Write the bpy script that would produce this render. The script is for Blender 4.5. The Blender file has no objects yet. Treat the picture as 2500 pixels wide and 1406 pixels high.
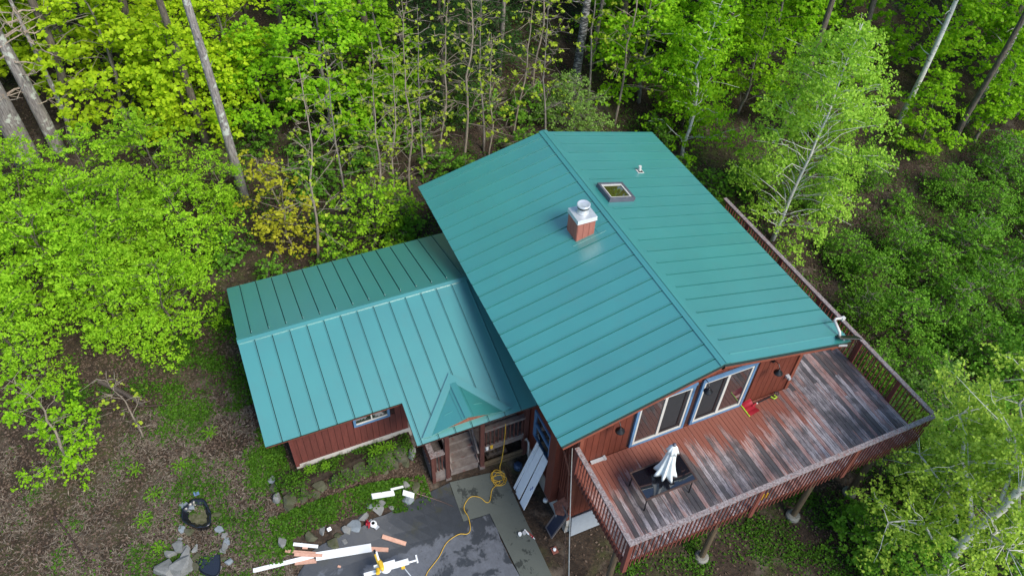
import bpy, bmesh, math, random
import numpy as np
from mathutils import Vector, Matrix

# ------------------------------------------------------------------ camera, sky, sun, exposure
S = bpy.context.scene
COL = S.collection
# x runs along the main ridge towards the deck, y to the right of it, z up; ridge at z = 8
cam_d = bpy.data.cameras.new('camera'); cam = bpy.data.objects.new('camera', cam_d); COL.objects.link(cam)
cam_d.sensor_width = 36.0; cam_d.lens = 26.931; cam_d.clip_end = 3000; cam_d.clip_start = .1
cr, cu, cf = Vector((.39923, .916224, .033903)), Vector((-.66703, .264881, .696354)), Vector((-.629036, .30062, -.716897))
cam.matrix_world = Matrix(((cr.x, cu.x, -cf.x, 9.377), (cr.y, cu.y, -cf.y, -11.008), (cr.z, cu.z, -cf.z, 24.112), (0, 0, 0, 1)))
S.camera = cam
SUN_EL, SUN_AZ = math.radians(45), math.radians(22)      # azimuth measured from +x towards +y
world = bpy.data.worlds.new('World'); S.world = world; world.use_nodes = True
wn = world.node_tree; bg = wn.nodes['Background']
sky = wn.nodes.new('ShaderNodeTexSky'); sky.sky_type = 'NISHITA'; sky.sun_disc = False
sky.sun_elevation = SUN_EL; sky.sun_rotation = math.pi/2 - SUN_AZ
sky.air_density = 1.0; sky.dust_density = .5; sky.ozone_density = 2.5
wn.links.new(sky.outputs[0], bg.inputs['Color']); bg.inputs['Strength'].default_value = .125
sd = bpy.data.lights.new('sun', 'SUN'); sun = bpy.data.objects.new('sun', sd); COL.objects.link(sun)
sd.energy = 2.4; sd.angle = math.radians(26); sd.color = (1, .93, .82)
sdir = Vector((math.cos(SUN_EL)*math.cos(SUN_AZ), math.cos(SUN_EL)*math.sin(SUN_AZ), math.sin(SUN_EL)))
sun.rotation_euler = sdir.to_track_quat('Z', 'Y').to_euler(); sun.location = sdir*60
S.view_settings.view_transform = 'Standard'; S.view_settings.look = 'None'
S.view_settings.exposure = 1.05; S.view_settings.gamma = 1.0
S.cycles.max_bounces = 6; S.cycles.diffuse_bounces = 3; S.cycles.glossy_bounces = 3
S.cycles.transmission_bounces = 4; S.cycles.transparent_max_bounces = 6

RNG = np.random.default_rng(7); random.seed(7)

# ------------------------------------------------------------------ helpers
class MB:
    def __init__(s): s.v = []; s.f = []
    def add(s, vs, fs):
        o = len(s.v); s.v += [tuple(p) for p in vs]; s.f += [tuple(i+o for i in f) for f in fs]; return s
    def box(s, x0, x1, y0, y1, z0, z1):
        return s.add([(x0,y0,z0),(x1,y0,z0),(x1,y1,z0),(x0,y1,z0),(x0,y0,z1),(x1,y0,z1),(x1,y1,z1),(x0,y1,z1)],
                     [(0,3,2,1),(4,5,6,7),(0,1,5,4),(1,2,6,5),(2,3,7,6),(3,0,4,7)])
    def slab(s, O, A, B, N, a0, a1, b0, b1, n0, n1):
        O, A, B, N = Vector(O), Vector(A), Vector(B), Vector(N)
        P = [O+A*a+B*b+N*n for n in (n0, n1) for a, b in ((a0,b0),(a1,b0),(a1,b1),(a0,b1))]
        fs = [(0,3,2,1),(4,5,6,7),(0,1,5,4),(1,2,6,5),(2,3,7,6),(3,0,4,7)]
        if A.cross(B).dot(N) < 0: fs = [f[::-1] for f in fs]
        return s.add(P, fs)
    def beam(s, p, q, w, h, up=(0,0,1)):
        p, q = Vector(p), Vector(q); d = (q-p); L = d.length; d /= L
        side = d.cross(Vector(up))
        if side.length < 1e-4: side = d.cross(Vector((1,0,0)))
        side.normalize(); u2 = side.cross(d)
        return s.slab(p, d, side, u2, 0, L, -w/2, w/2, -h/2, h/2)
    def tube(s, pts, rad, n=8, cap=True):
        pts = [Vector(p) for p in pts]; m = len(pts)
        if not hasattr(rad, '__len__'): rad = [rad]*m
        t0 = (pts[1]-pts[0]).normalized(); a = t0.cross(Vector((.3,.2,1)))
        if a.length < .1: a = t0.cross(Vector((1,0,0)))
        a.normalize(); vs = []
        for i, p in enumerate(pts):
            t = (pts[min(i+1,m-1)]-pts[max(i-1,0)])
            if t.length < 1e-9: t = t0
            t.normalize(); a = (a-t*a.dot(t)).normalized(); b = t.cross(a)
            for k in range(n):
                th = 2*math.pi*k/n; vs.append(p+(a*math.cos(th)+b*math.sin(th))*rad[i])
        fs = [(i*n+k, i*n+(k+1)%n, (i+1)*n+(k+1)%n, (i+1)*n+k) for i in range(m-1) for k in range(n)]
        if cap: fs += [tuple(range(n))[::-1], tuple((m-1)*n+k for k in range(n))]
        return s.add(vs, fs)
    def lathe(s, c, prof, n=16, sx=1, sy=1, fn=None, cap=True):
        vs = []
        for j, (r, z) in enumerate(prof):
            for k in range(n):
                th = 2*math.pi*k/n; rr = r*(fn(th, j) if fn else 1)
                vs.append((c[0]+rr*math.cos(th)*sx, c[1]+rr*math.sin(th)*sy, c[2]+z))
        m = len(prof)
        fs = [(i*n+k, i*n+(k+1)%n, (i+1)*n+(k+1)%n, (i+1)*n+k) for i in range(m-1) for k in range(n)]
        if cap: fs += [tuple(range(n))[::-1], tuple((m-1)*n+k for k in range(n))]
        return s.add(vs, fs)
    def prism(s, poly, d):
        d = Vector(d); a = [Vector(p) for p in poly]; n = len(a)
        return s.add(a+[p+d for p in a], [tuple(range(n))[::-1], tuple(range(n, 2*n))]+[(i,(i+1)%n,n+(i+1)%n,n+i) for i in range(n)])
    def mesh(s, name, m, off=(0,0,0), smooth=False):
        me = bpy.data.meshes.new(name); me.from_pydata([(p[0]-off[0],p[1]-off[1],p[2]-off[2]) for p in s.v], [], s.f)
        me.materials.append(m)
        bm = bmesh.new(); bm.from_mesh(me); bmesh.ops.recalc_face_normals(bm, faces=bm.faces); bm.to_mesh(me); bm.free()
        if smooth:
            me.polygons.foreach_set('use_smooth', [True]*len(me.polygons))
        return me
    def part(s, name, m, parent, smooth=False, bevel=0):
        root = parent
        while root.parent: root = root.parent
        o = bpy.data.objects.new(name, s.mesh(name, m, root.location, smooth)); COL.objects.link(o); o.parent = parent
        if smooth == 'auto': pass
        if bevel:
            b = o.modifiers.new('bevel', 'BEVEL'); b.width = bevel; b.segments = 2; b.limit_method = 'ANGLE'
        return o
    def solo(s, name, m, loc, label, cat, group=None, smooth=False, bevel=0, kind=None):
        o = bpy.data.objects.new(name, s.mesh(name, m, loc, smooth)); COL.objects.link(o); o.location = loc
        tag(o, label, cat, group, kind)
        if bevel:
            b = o.modifiers.new('bevel', 'BEVEL'); b.width = bevel; b.segments = 2; b.limit_method = 'ANGLE'
        return o

def tag(o, label=None, cat=None, group=None, kind=None):
    if label: o['label'] = label
    if cat: o['category'] = cat
    if group: o['group'] = group
    if kind: o['kind'] = kind
    return o
def thing(name, label, cat, loc, group=None):
    o = bpy.data.objects.new(name, None); COL.objects.link(o); o.location = loc; o.empty_display_size = .2
    return tag(o, label, cat, group)
def inst(name, me, parent, loc, rot=None):
    o = bpy.data.objects.new(name, me); COL.objects.link(o); o.parent = parent
    root = parent
    while root.parent: root = root.parent
    o.location = Vector(loc)-root.location
    if rot is not None: o.rotation_euler = rot
    return o
def copy_tree(o, parent=None):
    c = o.copy(); COL.objects.link(c); c.parent = parent
    for k in ('label','group','category'):
        if k in o: c[k] = o[k]
    for ch in o.children: copy_tree(ch, c)
    return c

# ground height from surveyed points (thin-plate spline)
CP = np.array([(-.6,-4.2,.1),(-2.8,-4.2,.15),(-3.4,-5.5,.5),(-3.7,-7.6,.75),(-2,-6.5,.35),(-.5,-8,.3),(1.5,-7,.15),(1.5,-10,.35),(-2.4,-9.2,.9),(-3.4,-9.5,1.35),(-3.2,-11.5,1.35),(-1.5,-11.5,.75),(0,-12.5,.7),
(-5.3,-7.9,1.75),(-5.4,-11.9,2.0),(-8,-13,2.15),(-11,-12.6,2.4),(-2,-15,1.1),(-6,-16,1.9),(-10,-18,2.5),(2,-16,.8),(-12,-6,2.4),(-13,-2,2.2),(-13,3,1.6),(-8,0,1.2),(-4,-1,.4),(-4,3.5,0.1),
(2,0,-.15),(2,3.8,-.05),(2,8,-.4),(5,2,-.5),(5,-4,-.1),(-5,7,-.1),(-5,11,-.3),(-11,8,.8),(-11,14,.7),(-3,16,-.8),(4,14,-1.2),(-18,-10,3.8),(-18,0,3.4),(-18,10,2.6),(-17,20,2),(-25,-18,5.4),(-26,-5,5.3),(-26,10,4.6),(-25,25,4),(-36,-10,7.6),(-36,10,7),(-34,30,6.5),(-16,-24,4),(-8,-26,3),(2,-26,2),(8,-18,.8),(9,-8,.0),(10,5,-.9),(10,16,-1.6),(-30,-30,7),(-55,0,11),(-50,40,10),(-50,-40,11),(0,-50,4),(0,45,-2),(30,0,-2),(30,40,-4),(30,-40,0)], float)
def _k(d2): return .5*d2*np.log(d2+1e-9)
def _fit():
    n = len(CP); d2 = ((CP[:,None,:2]-CP[None,:,:2])**2).sum(-1)
    A = np.zeros((n+3,n+3)); A[:n,:n] = _k(d2)+np.eye(n)*.05; A[:n,n] = 1; A[:n,n+1:] = CP[:,:2]; A[n,:n] = 1; A[n+1:,:n] = CP[:,:2].T
    return np.linalg.solve(A, np.r_[CP[:,2],0,0,0])
_W = _fit()
def gz(u, v):
    u = np.asarray(u,float); v = np.asarray(v,float)
    s = np.sqrt(u*u+v*v)+1e-9; k = np.minimum(1,55/s); u = u*k; v = v*k
    d2 = (u[...,None]-CP[:,0])**2+(v[...,None]-CP[:,1])**2
    return _k(d2)@_W[:-3]+_W[-3]+_W[-2]*u+_W[-1]*v
def G(u, v): return float(gz(u, v))

# ------------------------------------------------------------------ materials
class NT:
    def __init__(s, name):
        s.m = bpy.data.materials.new(name); s.m.use_nodes = True; s.t = s.m.node_tree
        s.p = s.t.nodes['Principled BSDF']; s.out = s.t.nodes['Material Output']
    def n(s, ty, **kw):
        nd = s.t.nodes.new('ShaderNode'+ty)
        for k, v in kw.items():
            if k in nd.inputs: nd.inputs[k].default_value = v
            else: setattr(nd, k, v)
        return nd
    def l(s, a, b): s.t.links.new(a, b)
    def pos(s, scale=(1,1,1), obj=False):
        src = s.n('TexCoord').outputs['Object'] if obj else s.n('NewGeometry').outputs['Position']
        mp = s.n('Mapping'); mp.inputs['Scale'].default_value = scale; s.l(src, mp.inputs[0]); return mp.outputs[0]
    def noise(s, vec, scale, detail=4, rough=.55, dist=0):
        nd = s.n('TexNoise'); nd.inputs['Scale'].default_value = scale; nd.inputs['Detail'].default_value = detail
        nd.inputs['Roughness'].default_value = rough; nd.inputs['Distortion'].default_value = dist
        s.l(vec, nd.inputs['Vector']); return nd.outputs['Fac']
    def ramp(s, fac, stops):
        r = s.n('ValToRGB'); e = r.color_ramp.elements
        while len(e) < len(stops): e.new(.5)
        for q, (p, c) in zip(e, stops):
            q.position = p; q.color = (c if len(c) == 4 else (*c, 1)) if hasattr(c,'__len__') else (c,c,c,1)
        s.l(fac, r.inputs[0]); return r.outputs[0]
    def mix(s, fac, a, b, mode='MIX'):
        m = s.n('Mix', data_type='RGBA', blend_type=mode)
        for sock, val in ((m.inputs[0], fac), (m.inputs[6], a), (m.inputs[7], b)):
            if isinstance(val, (int, float)): sock.default_value = val
            elif isinstance(val, tuple): sock.default_value = (*val, 1) if len(val) == 3 else val
            else: s.l(val, sock)
        return m.outputs[2]
    def math(s, op, a, b=0.0):
        m = s.n('Math', operation=op)
        for sock, val in ((m.inputs[0], a), (m.inputs[1], b)):
            if isinstance(val, (int, float)): sock.default_value = val
            else: s.l(val, sock)
        return m.outputs[0]
    def bump(s, h, strength=.3, dist=.02):
        b = s.n('Bump'); b.inputs['Strength'].default_value = strength; b.inputs['Distance'].default_value = dist
        s.l(h, b.inputs['Height']); s.l(b.outputs[0], s.p.inputs['Normal'])
    def col(s, c): s.l(c, s.p.inputs['Base Color'])

def plain(name, c, rough=.6, metal=0, var=.15, scale=6, c2=None, bump=0, spec=.5, stretch=(1,1,1)):
    t = NT(name); t.p.inputs['Roughness'].default_value = rough; t.p.inputs['Metallic'].default_value = metal
    t.p.inputs['Specular IOR Level'].default_value = spec
    v = t.pos(stretch); f = t.noise(v, scale, 6, .6)
    c2 = c2 or tuple(x*(1-var*2) for x in c)
    orn = t.n('ObjectInfo').outputs['Random']
    col = t.mix(t.ramp(f, [(.3, 0.), (.7, 1.)]), c2, c)
    k = t.math('ADD', t.math('MULTIPLY', orn, .16), .92)
    t.col(t.mix(1., col, t.mix(k, (0,0,0), (1,1,1)), 'MULTIPLY'))
    if bump: t.bump(t.noise(v, scale*4, 5, .65), bump, .02)
    return t.m
def leafmat(name, c1, c2, trans=.4, tcol=None, val=(.8,1.2)):
    t = NT(name); isl = t.n('NewGeometry').outputs['Random Per Island']; orn = t.n('ObjectInfo').outputs['Random']
    big = t.noise(t.pos((1,1,1)), .55, 2)
    f = t.math('ADD', t.math('MULTIPLY', isl, .6), t.math('MULTIPLY', big, .45))
    c = t.mix(f, c1, c2)
    k = t.math('ADD', t.math('MULTIPLY', orn, val[1]-val[0]), val[0])
    c = t.mix(1., c, t.mix(k, (0,0,0), (1,1,1)), 'MULTIPLY')
    t.col(c); t.p.inputs['Roughness'].default_value = .55; t.p.inputs['Specular IOR Level'].default_value = .12
    tr = t.n('BsdfTranslucent'); t.l(t.mix(.6, c, t.mix(1., c, (1.35,1.3,.5), 'MULTIPLY')), tr.inputs[0])
    ms = t.n('MixShader'); ms.inputs[0].default_value = trans
    t.l(t.p.outputs[0], ms.inputs[1]); t.l(tr.outputs[0], ms.inputs[2]); t.l(ms.outputs[0], t.out.inputs[0])
    return t.m

def roofmat():
    t = NT('painted_steel'); v = t.pos(); orn = t.n('ObjectInfo').outputs['Random']
    f = t.noise(v, .5, 3); f2 = t.noise(v, 60, 2, .5)
    c = t.mix(t.ramp(f, [(.3,0.),(.7,1.)]), (.022,.197,.180), (.027,.222,.200))
    dirt = t.noise(t.pos((1,1,.25)), 2.3, 7, .7); c = t.mix(t.math('MULTIPLY', t.ramp(dirt, [(.52,0.),(.78,1.)]), .22), c, (.075,.16,.13))
    k = t.math('ADD', t.math('MULTIPLY', orn, .12), .94)
    c = t.mix(1., c, t.mix(k, (0,0,0), (1,1,1)), 'MULTIPLY')
    t.col(c)
    t.p.inputs['Roughness'].default_value = .38; t.p.inputs['Specular IOR Level'].default_value = .75
    t.p.inputs['Coat Weight'].default_value = 1.; t.p.inputs['Coat Roughness'].default_value = .38; t.p.inputs['Coat IOR'].default_value = 2.2
    h = t.math('ADD', t.math('MULTIPLY', t.noise(v, 1.4, 3), 1.), t.math('MULTIPLY', f2, .02))
    t.bump(h, .4, .025); return t.m
def wood(name, c, c2, grain=(1,1,1), rough=.7, wear=None):
    t = NT(name); v = t.pos(grain); orn = t.n('ObjectInfo').outputs['Random']
    f = t.noise(v, 5, 6, .65); col = t.mix(t.ramp(f, [(.35,0.),(.7,1.)]), c2, c)
    k = t.math('ADD', t.math('MULTIPLY', orn, .3), .85)
    col = t.mix(1., col, t.mix(k, (0,0,0), (1,1,1)), 'MULTIPLY')
    if wear:
        w = t.ramp(t.noise(t.pos(grain), 3.1, 7, .7), [(wear[1], 0.), (wear[1]+.12, 1.)]); col = t.mix(w, col, wear[0])
    t.col(col); t.p.inputs['Roughness'].default_value = rough; t.bump(f, .25, .01); return t.m
def deckmat():
    t = NT('weathered_deck_paint'); orn = t.n('ObjectInfo').outputs['Random']
    sep = t.n('SeparateXYZ'); t.l(t.n('NewGeometry').outputs['Position'], sep.inputs[0])
    # each board weathers on its own: shift the grain by the board's random number
    comb = t.n('CombineXYZ'); t.l(t.math('MULTIPLY', sep.outputs[0], .8), comb.inputs[0]); t.l(t.math('MULTIPLY', sep.outputs[1], 11.), comb.inputs[1]); t.l(t.math('MULTIPLY', orn, 37.), comb.inputs[2])
    grain = t.noise(comb.outputs[0], 1.6, 9, .72, .3)
    fine = t.noise(comb.outputs[0], 2.4, 9, .8)
    large = t.noise(t.pos((.75,.6,1)), .55, 5, .62)
    # the paint survives under the roof's overhang, next to the wall
    edge = t.n('MapRange'); edge.inputs[1].default_value = -.45; edge.inputs[2].default_value = 1.0; t.l(sep.outputs[0], edge.inputs[0])
    side = t.n('MapRange'); side.inputs[1].default_value = 2.6; side.inputs[2].default_value = 4.4; t.l(sep.outputs[1], side.inputs[0])
    far = t.math('MAXIMUM', edge.outputs[0], side.outputs[0])
    wear = t.math('ADD', t.math('ADD', t.math('MULTIPLY', far, .44), t.math('MULTIPLY', large, .26)), t.math('ADD', t.math('MULTIPLY', grain, .90), t.math('MULTIPLY', t.math('SUBTRACT', orn, .5), .27)))
    paint = t.mix(t.ramp(fine, [(.3,0.),(.7,1.)]), (.17,.052,.033), (.25,.082,.052))
    pink = t.mix(t.ramp(fine, [(.40,0.),(.60,1.)]), (.24,.12,.10), (.45,.31,.28))
    bare = t.mix(t.ramp(fine, [(.43,0.),(.55,1.)]), (.070,.054,.060), (.47,.42,.42))
    c = t.mix(t.ramp(wear, [(.80,0.),(.84,1.)]), paint, pink)
    c = t.mix(t.ramp(wear, [(.95,0.),(1.0,1.)]), c, bare)
    orn2 = t.math('FRACT', t.math('MULTIPLY', orn, 17.3))
    mold = t.math('ADD', t.math('ADD', t.math('MULTIPLY', t.noise(t.pos((.8,.7,1)), .7, 6, .65), .50), t.math('MULTIPLY', fine, .62)), t.math('MULTIPLY', t.math('SUBTRACT', orn2, .45), .13))
    mold = t.math('MULTIPLY', t.ramp(mold, [(.54,0.),(.60,1.)]), t.ramp(wear, [(.76,0.),(.88,1.)]))
    c = t.mix(t.math('MULTIPLY', mold, .88), c, t.mix(large, (.020,.016,.024), (.055,.052,.045)))
    t.col(c); t.p.inputs['Roughness'].default_value = .68; t.bump(fine, .3, .01); return t.m
def groundmat():
    t = NT('forest_soil'); v = t.pos()
    a = t.noise(v, .35, 5, .6); b = t.noise(v, 3.0, 7, .7); c = t.noise(v, 22, 4, .7)
    vor = t.n('TexVoronoi'); vor.inputs['Scale'].default_value = 13; t.l(v, vor.inputs['Vector'])
    litter = t.mix(vor.outputs['Color'], (.018,.012,.009), (.085,.058,.040))
    soil = t.mix(b, (.009,.0075,.006), (.055,.045,.036))
    grass = t.mix(c, (.018,.03,.008), (.09,.095,.035))
    col = t.mix(t.ramp(c, [(.4,0.),(.6,1.)]), soil, litter)
    col = t.mix(t.math('MULTIPLY', t.ramp(a, [(.48,0.),(.62,1.)]), t.ramp(b, [(.4,0.),(.6,1.)])), col, grass)
    col = t.mix(t.math('MULTIPLY', t.ramp(t.noise(v, .8, 6, .65), [(.55,0.),(.68,1.)]), .7), col, t.mix(c, (.075,.06,.047), (.20,.165,.13)))
    t.col(col); t.p.inputs['Roughness'].default_value = .95; t.p.inputs['Specular IOR Level'].default_value = .1
    t.bump(t.math('ADD', b, t.math('MULTIPLY', c, .5)), .7, .06); return t.m
def asphaltmat():
    t = NT('asphalt'); v = t.pos(); a = t.noise(v, .8, 7, .65, .3); b = t.noise(v, 6, 5, .7); c = t.noise(v, 120, 2)
    col = t.mix(t.ramp(b, [(.3,0.),(.7,1.)]), (.034,.041,.052), (.078,.088,.110))
    col = t.mix(t.math('MULTIPLY', c, .5), col, (.16,.17,.19))
    sep = t.n('SeparateXYZ'); t.l(t.n('NewGeometry').outputs['Position'], sep.inputs[0])
    # damp side by the flower bed and the porch
    dm = t.n('MapRange'); dm.inputs[1].default_value = -1.5; dm.inputs[2].default_value = -2.3; t.l(sep.outputs[0], dm.inputs[0])
    wet = t.ramp(t.math('ADD', t.math('ADD', a, t.math('MULTIPLY', b, .15)), t.math('MULTIPLY', dm.outputs[0], .22)), [(.59,0.),(.63,1.)])
    col = t.mix(t.math('MULTIPLY', wet, .8), col, (.016,.020,.024))
    moss = t.ramp(t.noise(v, 1.7, 6, .7), [(.56,0.),(.72,1.)])
    mr = t.n('MapRange'); mr.inputs[1].default_value = -1.6; mr.inputs[2].default_value = -2.9; t.l(sep.outputs[0], mr.inputs[0])
    col = t.mix(t.math('MULTIPLY', moss, mr.outputs[0]), col, (.035,.036,.014))
    t.col(col); t.l(t.mix(wet, (.8,.8,.8), (.42,.42,.42)), t.p.inputs['Roughness']); t.bump(c, .35, .006); return t.m
def concretemat(name, c1, c2, stain):
    t = NT(name); v = t.pos(); a = t.noise(v, 1.3, 6, .65); b = t.noise(v, 40, 3)
    col = t.mix(a, c1, c2); col = t.mix(t.math('MULTIPLY', b, .25), col, tuple(x*1.6 for x in c2))
    col = t.mix(t.math('MULTIPLY', t.ramp(t.noise(v, 1.9, 7, .7), [(.56,0.),(.6,1.)]), .85), col, stain)
    t.col(col); t.p.inputs['Roughness'].default_value = .8; t.bump(b, .2, .006); return t.m
def birchbark(name, pale=(.66,.64,.58), dark=(.05,.045,.04), th=.6):
    t = NT(name); v = t.pos((3,3,9), obj=True); f = t.noise(v, 1.5, 6, .65); g2 = t.noise(t.pos((1,1,1), obj=True), 1.1, 3)
    col = t.mix(t.ramp(f, [(th-.04,0.),(th+.05,1.)]), pale, dark); col = t.mix(t.math('MULTIPLY', g2, .35), col, tuple(x*.5 for x in pale))
    t.col(col); t.p.inputs['Roughness'].default_value = .85; return t.m
def barkmat(name, c1, c2, lichen=None):
    t = NT(name); v = t.pos((6,6,1.2), obj=True); f = t.noise(v, 3, 6, .7); col = t.mix(t.ramp(f, [(.35,0.),(.65,1.)]), c1, c2)
    if lichen: col = t.mix(t.ramp(t.noise(t.pos(obj=True), 2.6, 5, .6), [(.56,0.),(.62,1.)]), col, lichen)
    t.col(col); t.p.inputs['Roughness'].default_value = .95; t.bump(f, .8, .03); return t.m
def glassmat(name, tint, rough=.03):
    t = NT(name); t.p.inputs['Base Color'].default_value = (*tint, 1); t.p.inputs['Roughness'].default_value = rough
    t.p.inputs['Specular IOR Level'].default_value = .9; t.p.inputs['Coat Weight'].default_value = 1; t.p.inputs['Coat Roughness'].default_value = .02
    return t.m

M = dict(
 roof=roofmat(), under=plain('roof_underlay_rib_shade', (.010,.035,.034), .9), red=wood('red_stained_siding', (.155,.032,.014), (.11,.022,.010), (4,4,.5)),  # underlay colour kept dark so the seam gaps read as shade of the ribs
 redtrim=wood('red_stained_trim', (.24,.066,.034), (.18,.047,.025), (1.5,1.5,1.5)), gap=plain('siding_groove', (.045,.013,.008), .9),
 wingred=wood('maroon_stained_siding', (.140,.034,.024), (.10,.024,.018), (4,4,.5)),
 blue=plain('blue_trim_paint', (.10,.22,.38), .5), white=plain('white_vinyl', (.56,.55,.50), .45, var=.05), glass=glassmat('window_glass', (.020,.022,.024)),
 screen=plain('insect_screen', (.022,.024,.027), .75, var=.1), pier=concretemat('mossy_concrete', (.13,.125,.10), (.22,.215,.19), (.07,.075,.04)), conc=concretemat('foundation_concrete', (.34,.32,.28), (.46,.44,.40), (.22,.21,.17)),
 apron=concretemat('damp_concrete', (.048,.057,.048), (.080,.090,.080), (.013,.017,.015)), asphalt=asphaltmat(), ground=groundmat(),
 deck=deckmat(), rail=wood('weathered_rail_cap', (.38,.33,.32), (.11,.085,.08), (4,4,4), wear=((.22,.085,.062), .54)),
 balust=wood('red_deck_baluster', (.180,.048,.031), (.125,.034,.023), (3,3,.6)), post=wood('brown_treated_timber', (.14,.10,.055), (.075,.052,.03), (4,4,.6)),
 greywood=wood('grey_weathered_step', (.21,.18,.16), (.12,.095,.085), (1.2,1.2,1.2), wear=((.15,.05,.04), .56)), porchred=wood('dark_porch_stain', (.10,.032,.022), (.065,.022,.017), (3,3,.6)),
 steel=plain('galvanised_steel', (.70,.72,.73), .40, .55, var=.06), darkmetal=plain('dark_bronze_metal', (.035,.028,.026), .4, .3), black=plain('black_metal', (.012,.013,.016), .4, .2),
 frame_g=plain('skylight_frame', (.13,.13,.16), .4, .3), skyg=glassmat('skylight_glass', (.05,.05,.012)), whiteboard=plain('primed_white_board', (.80,.82,.82), .5, var=.04),
 canvas=plain('white_canvas', (.80,.83,.80), .8, var=.06, scale=9), tableglass=glassmat('smoked_glass', (.008,.009,.013)), tframe=plain('brown_table_frame', (.09,.055,.045), .4, .4),
 redplastic=plain('red_plastic', (.34,.016,.028), .35, var=.08), lime=plain('lime_plastic', (.42,.62,.05), .45), yellow=plain('yellow_plastic', (.80,.50,.03), .45),
 cord=plain('yellow_cord', (.62,.38,.03), .5), fir=wood('fresh_cut_fir', (.62,.37,.27), (.50,.27,.19), (2,2,2)), stone=plain('fieldstone', (.23,.23,.22), .85, c2=(.12,.125,.115), scale=3.5, bump=.5),
 slate=plain('blue_grey_slate', (.22,.25,.27), .8, c2=(.14,.165,.18), scale=5, bump=.4), mossy=plain('mossy_stone', (.10,.095,.065), .9, c2=(.040,.048,.012), scale=2.6, bump=.5),
 liner=plain('black_rubber_liner', (.012,.014,.02), .28, var=.2), water=glassmat('dark_water', (.012,.012,.014), .05), galv=plain('grey_metal_sheet', (.42,.46,.50), .45, .3, var=.05),
 lightgrey=plain('grey_plastic', (.45,.46,.47), .5), tan=plain('brick_red_board', (.30,.105,.06), .85, scale=12, var=.3), bluep=plain('blue_plastic', (.03,.06,.12), .5), rust=plain('red_brick', (.28,.09,.06), .9, var=.3),
 logwood=wood('split_log', (.10,.075,.055), (.05,.036,.028), (3,3,3)), cable=plain('silver_cable', (.55,.52,.47), .35, .5), deadleaf=leafmat('fallen_leaves', (.035,.023,.016), (.19,.135,.10), .15, val=(.9,1.1)),
)
# ------------------------------------------------------------------ ground, driveway, bed
def np_mesh(name, verts, faces, m):
    me = bpy.data.meshes.new(name); nv = len(verts); nf, k = faces.shape
    me.vertices.add(nv); me.vertices.foreach_set('co', np.asarray(verts, np.float32).ravel())
    me.loops.add(nf*k); me.loops.foreach_set('vertex_index', faces.astype(np.int32).ravel())
    me.polygons.add(nf); me.polygons.foreach_set('loop_start', (np.arange(nf)*k).astype(np.int32)); me.polygons.foreach_set('loop_total', np.full(nf, k, np.int32))
    me.update(calc_edges=True); me.materials.append(m); return me
def wob(x, y):
    return .5*np.sin(1.7*x+.6*y)*np.sin(1.3*y-.8*x+1)+.35*np.sin(3.9*x-2.1*y)*np.sin(3.1*y+1.3*x)+.2*np.sin(7.3*x+5.1*y)
xs = np.r_[-900,-500,-250,-140,-90,-65,-52,np.arange(-44,20.1,.4),24,32,50,90,160,300,900]
ys = np.r_[-900,-500,-250,-130,-80,-58,-46,np.arange(-38,48.1,.4),54,65,90,160,300,900]
X, Y = np.meshgrid(xs, ys, indexing='ij'); Z = gz(X, Y)
rough = np.clip((np.maximum(np.maximum(-3.8-X, X-9), np.maximum(-13-Y, Y-7)))/2, .15, 1)
Z = Z+.05*wob(X, Y)*rough
nx, ny = len(xs), len(ys); idx = np.arange(nx*ny).reshape(nx, ny)
F = np.stack([idx[:-1,:-1], idx[1:,:-1], idx[1:,1:], idx[:-1,1:]], -1).reshape(-1, 4)
gm = np_mesh('ground', np.stack([X,Y,Z],-1).reshape(-1,3), F, M['ground']); gm.polygons.foreach_set('use_smooth', [True]*len(gm.polygons))
go = bpy.data.objects.new('ground', gm); COL.objects.link(go); go['kind'] = 'structure'

def drape(name, poly, m, lift, th, jag=0, step=.4, zf=None):
    pts = []
    for i, (a, b) in enumerate(poly):
        c, d = poly[(i+1) % len(poly)]; L = math.hypot(c-a, d-b); n = max(1, int(L/.3)) if jag else 1
        for k in range(n):
            t = k/n; j = jag if k else 0
            pts.append((a+(c-a)*t+random.uniform(-j, j), b+(d-b)*t+random.uniform(-j, j)))
    bm = bmesh.new(); bm.faces.new([bm.verts.new((p[0], p[1], 0)) for p in pts])
    x0, x1 = min(p[0] for p in pts), max(p[0] for p in pts); y0, y1 = min(p[1] for p in pts), max(p[1] for p in pts)
    for ax, lo, hi in ((0, x0, x1), (1, y0, y1)):
        q = lo+step
        while q < hi:
            no = (1,0,0) if ax == 0 else (0,1,0); co = (q,0,0) if ax == 0 else (0,q,0)
            bmesh.ops.bisect_plane(bm, geom=bm.verts[:]+bm.edges[:]+bm.faces[:], plane_co=co, plane_no=no); q += step
    for v in bm.verts: v.co.z = (zf(v.co.x, v.co.y) if zf else G(v.co.x, v.co.y))+lift
    bmesh.ops.recalc_face_normals(bm, faces=bm.faces)
    if sum(f.normal.z for f in bm.faces) < 0: bmesh.ops.reverse_faces(bm, faces=bm.faces)
    ex = bmesh.ops.extrude_face_region(bm, geom=bm.faces[:])
    for v in [g for g in ex['geom'] if isinstance(g, bmesh.types.BMVert)]: v.co.z -= th
    bmesh.ops.recalc_face_normals(bm, faces=bm.faces)
    me = bpy.data.meshes.new(name); bm.to_mesh(me); bm.free(); me.materials.append(m)
    o = bpy.data.objects.new(name, me); COL.objects.link(o); o['kind'] = 'structure'; return o
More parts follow.
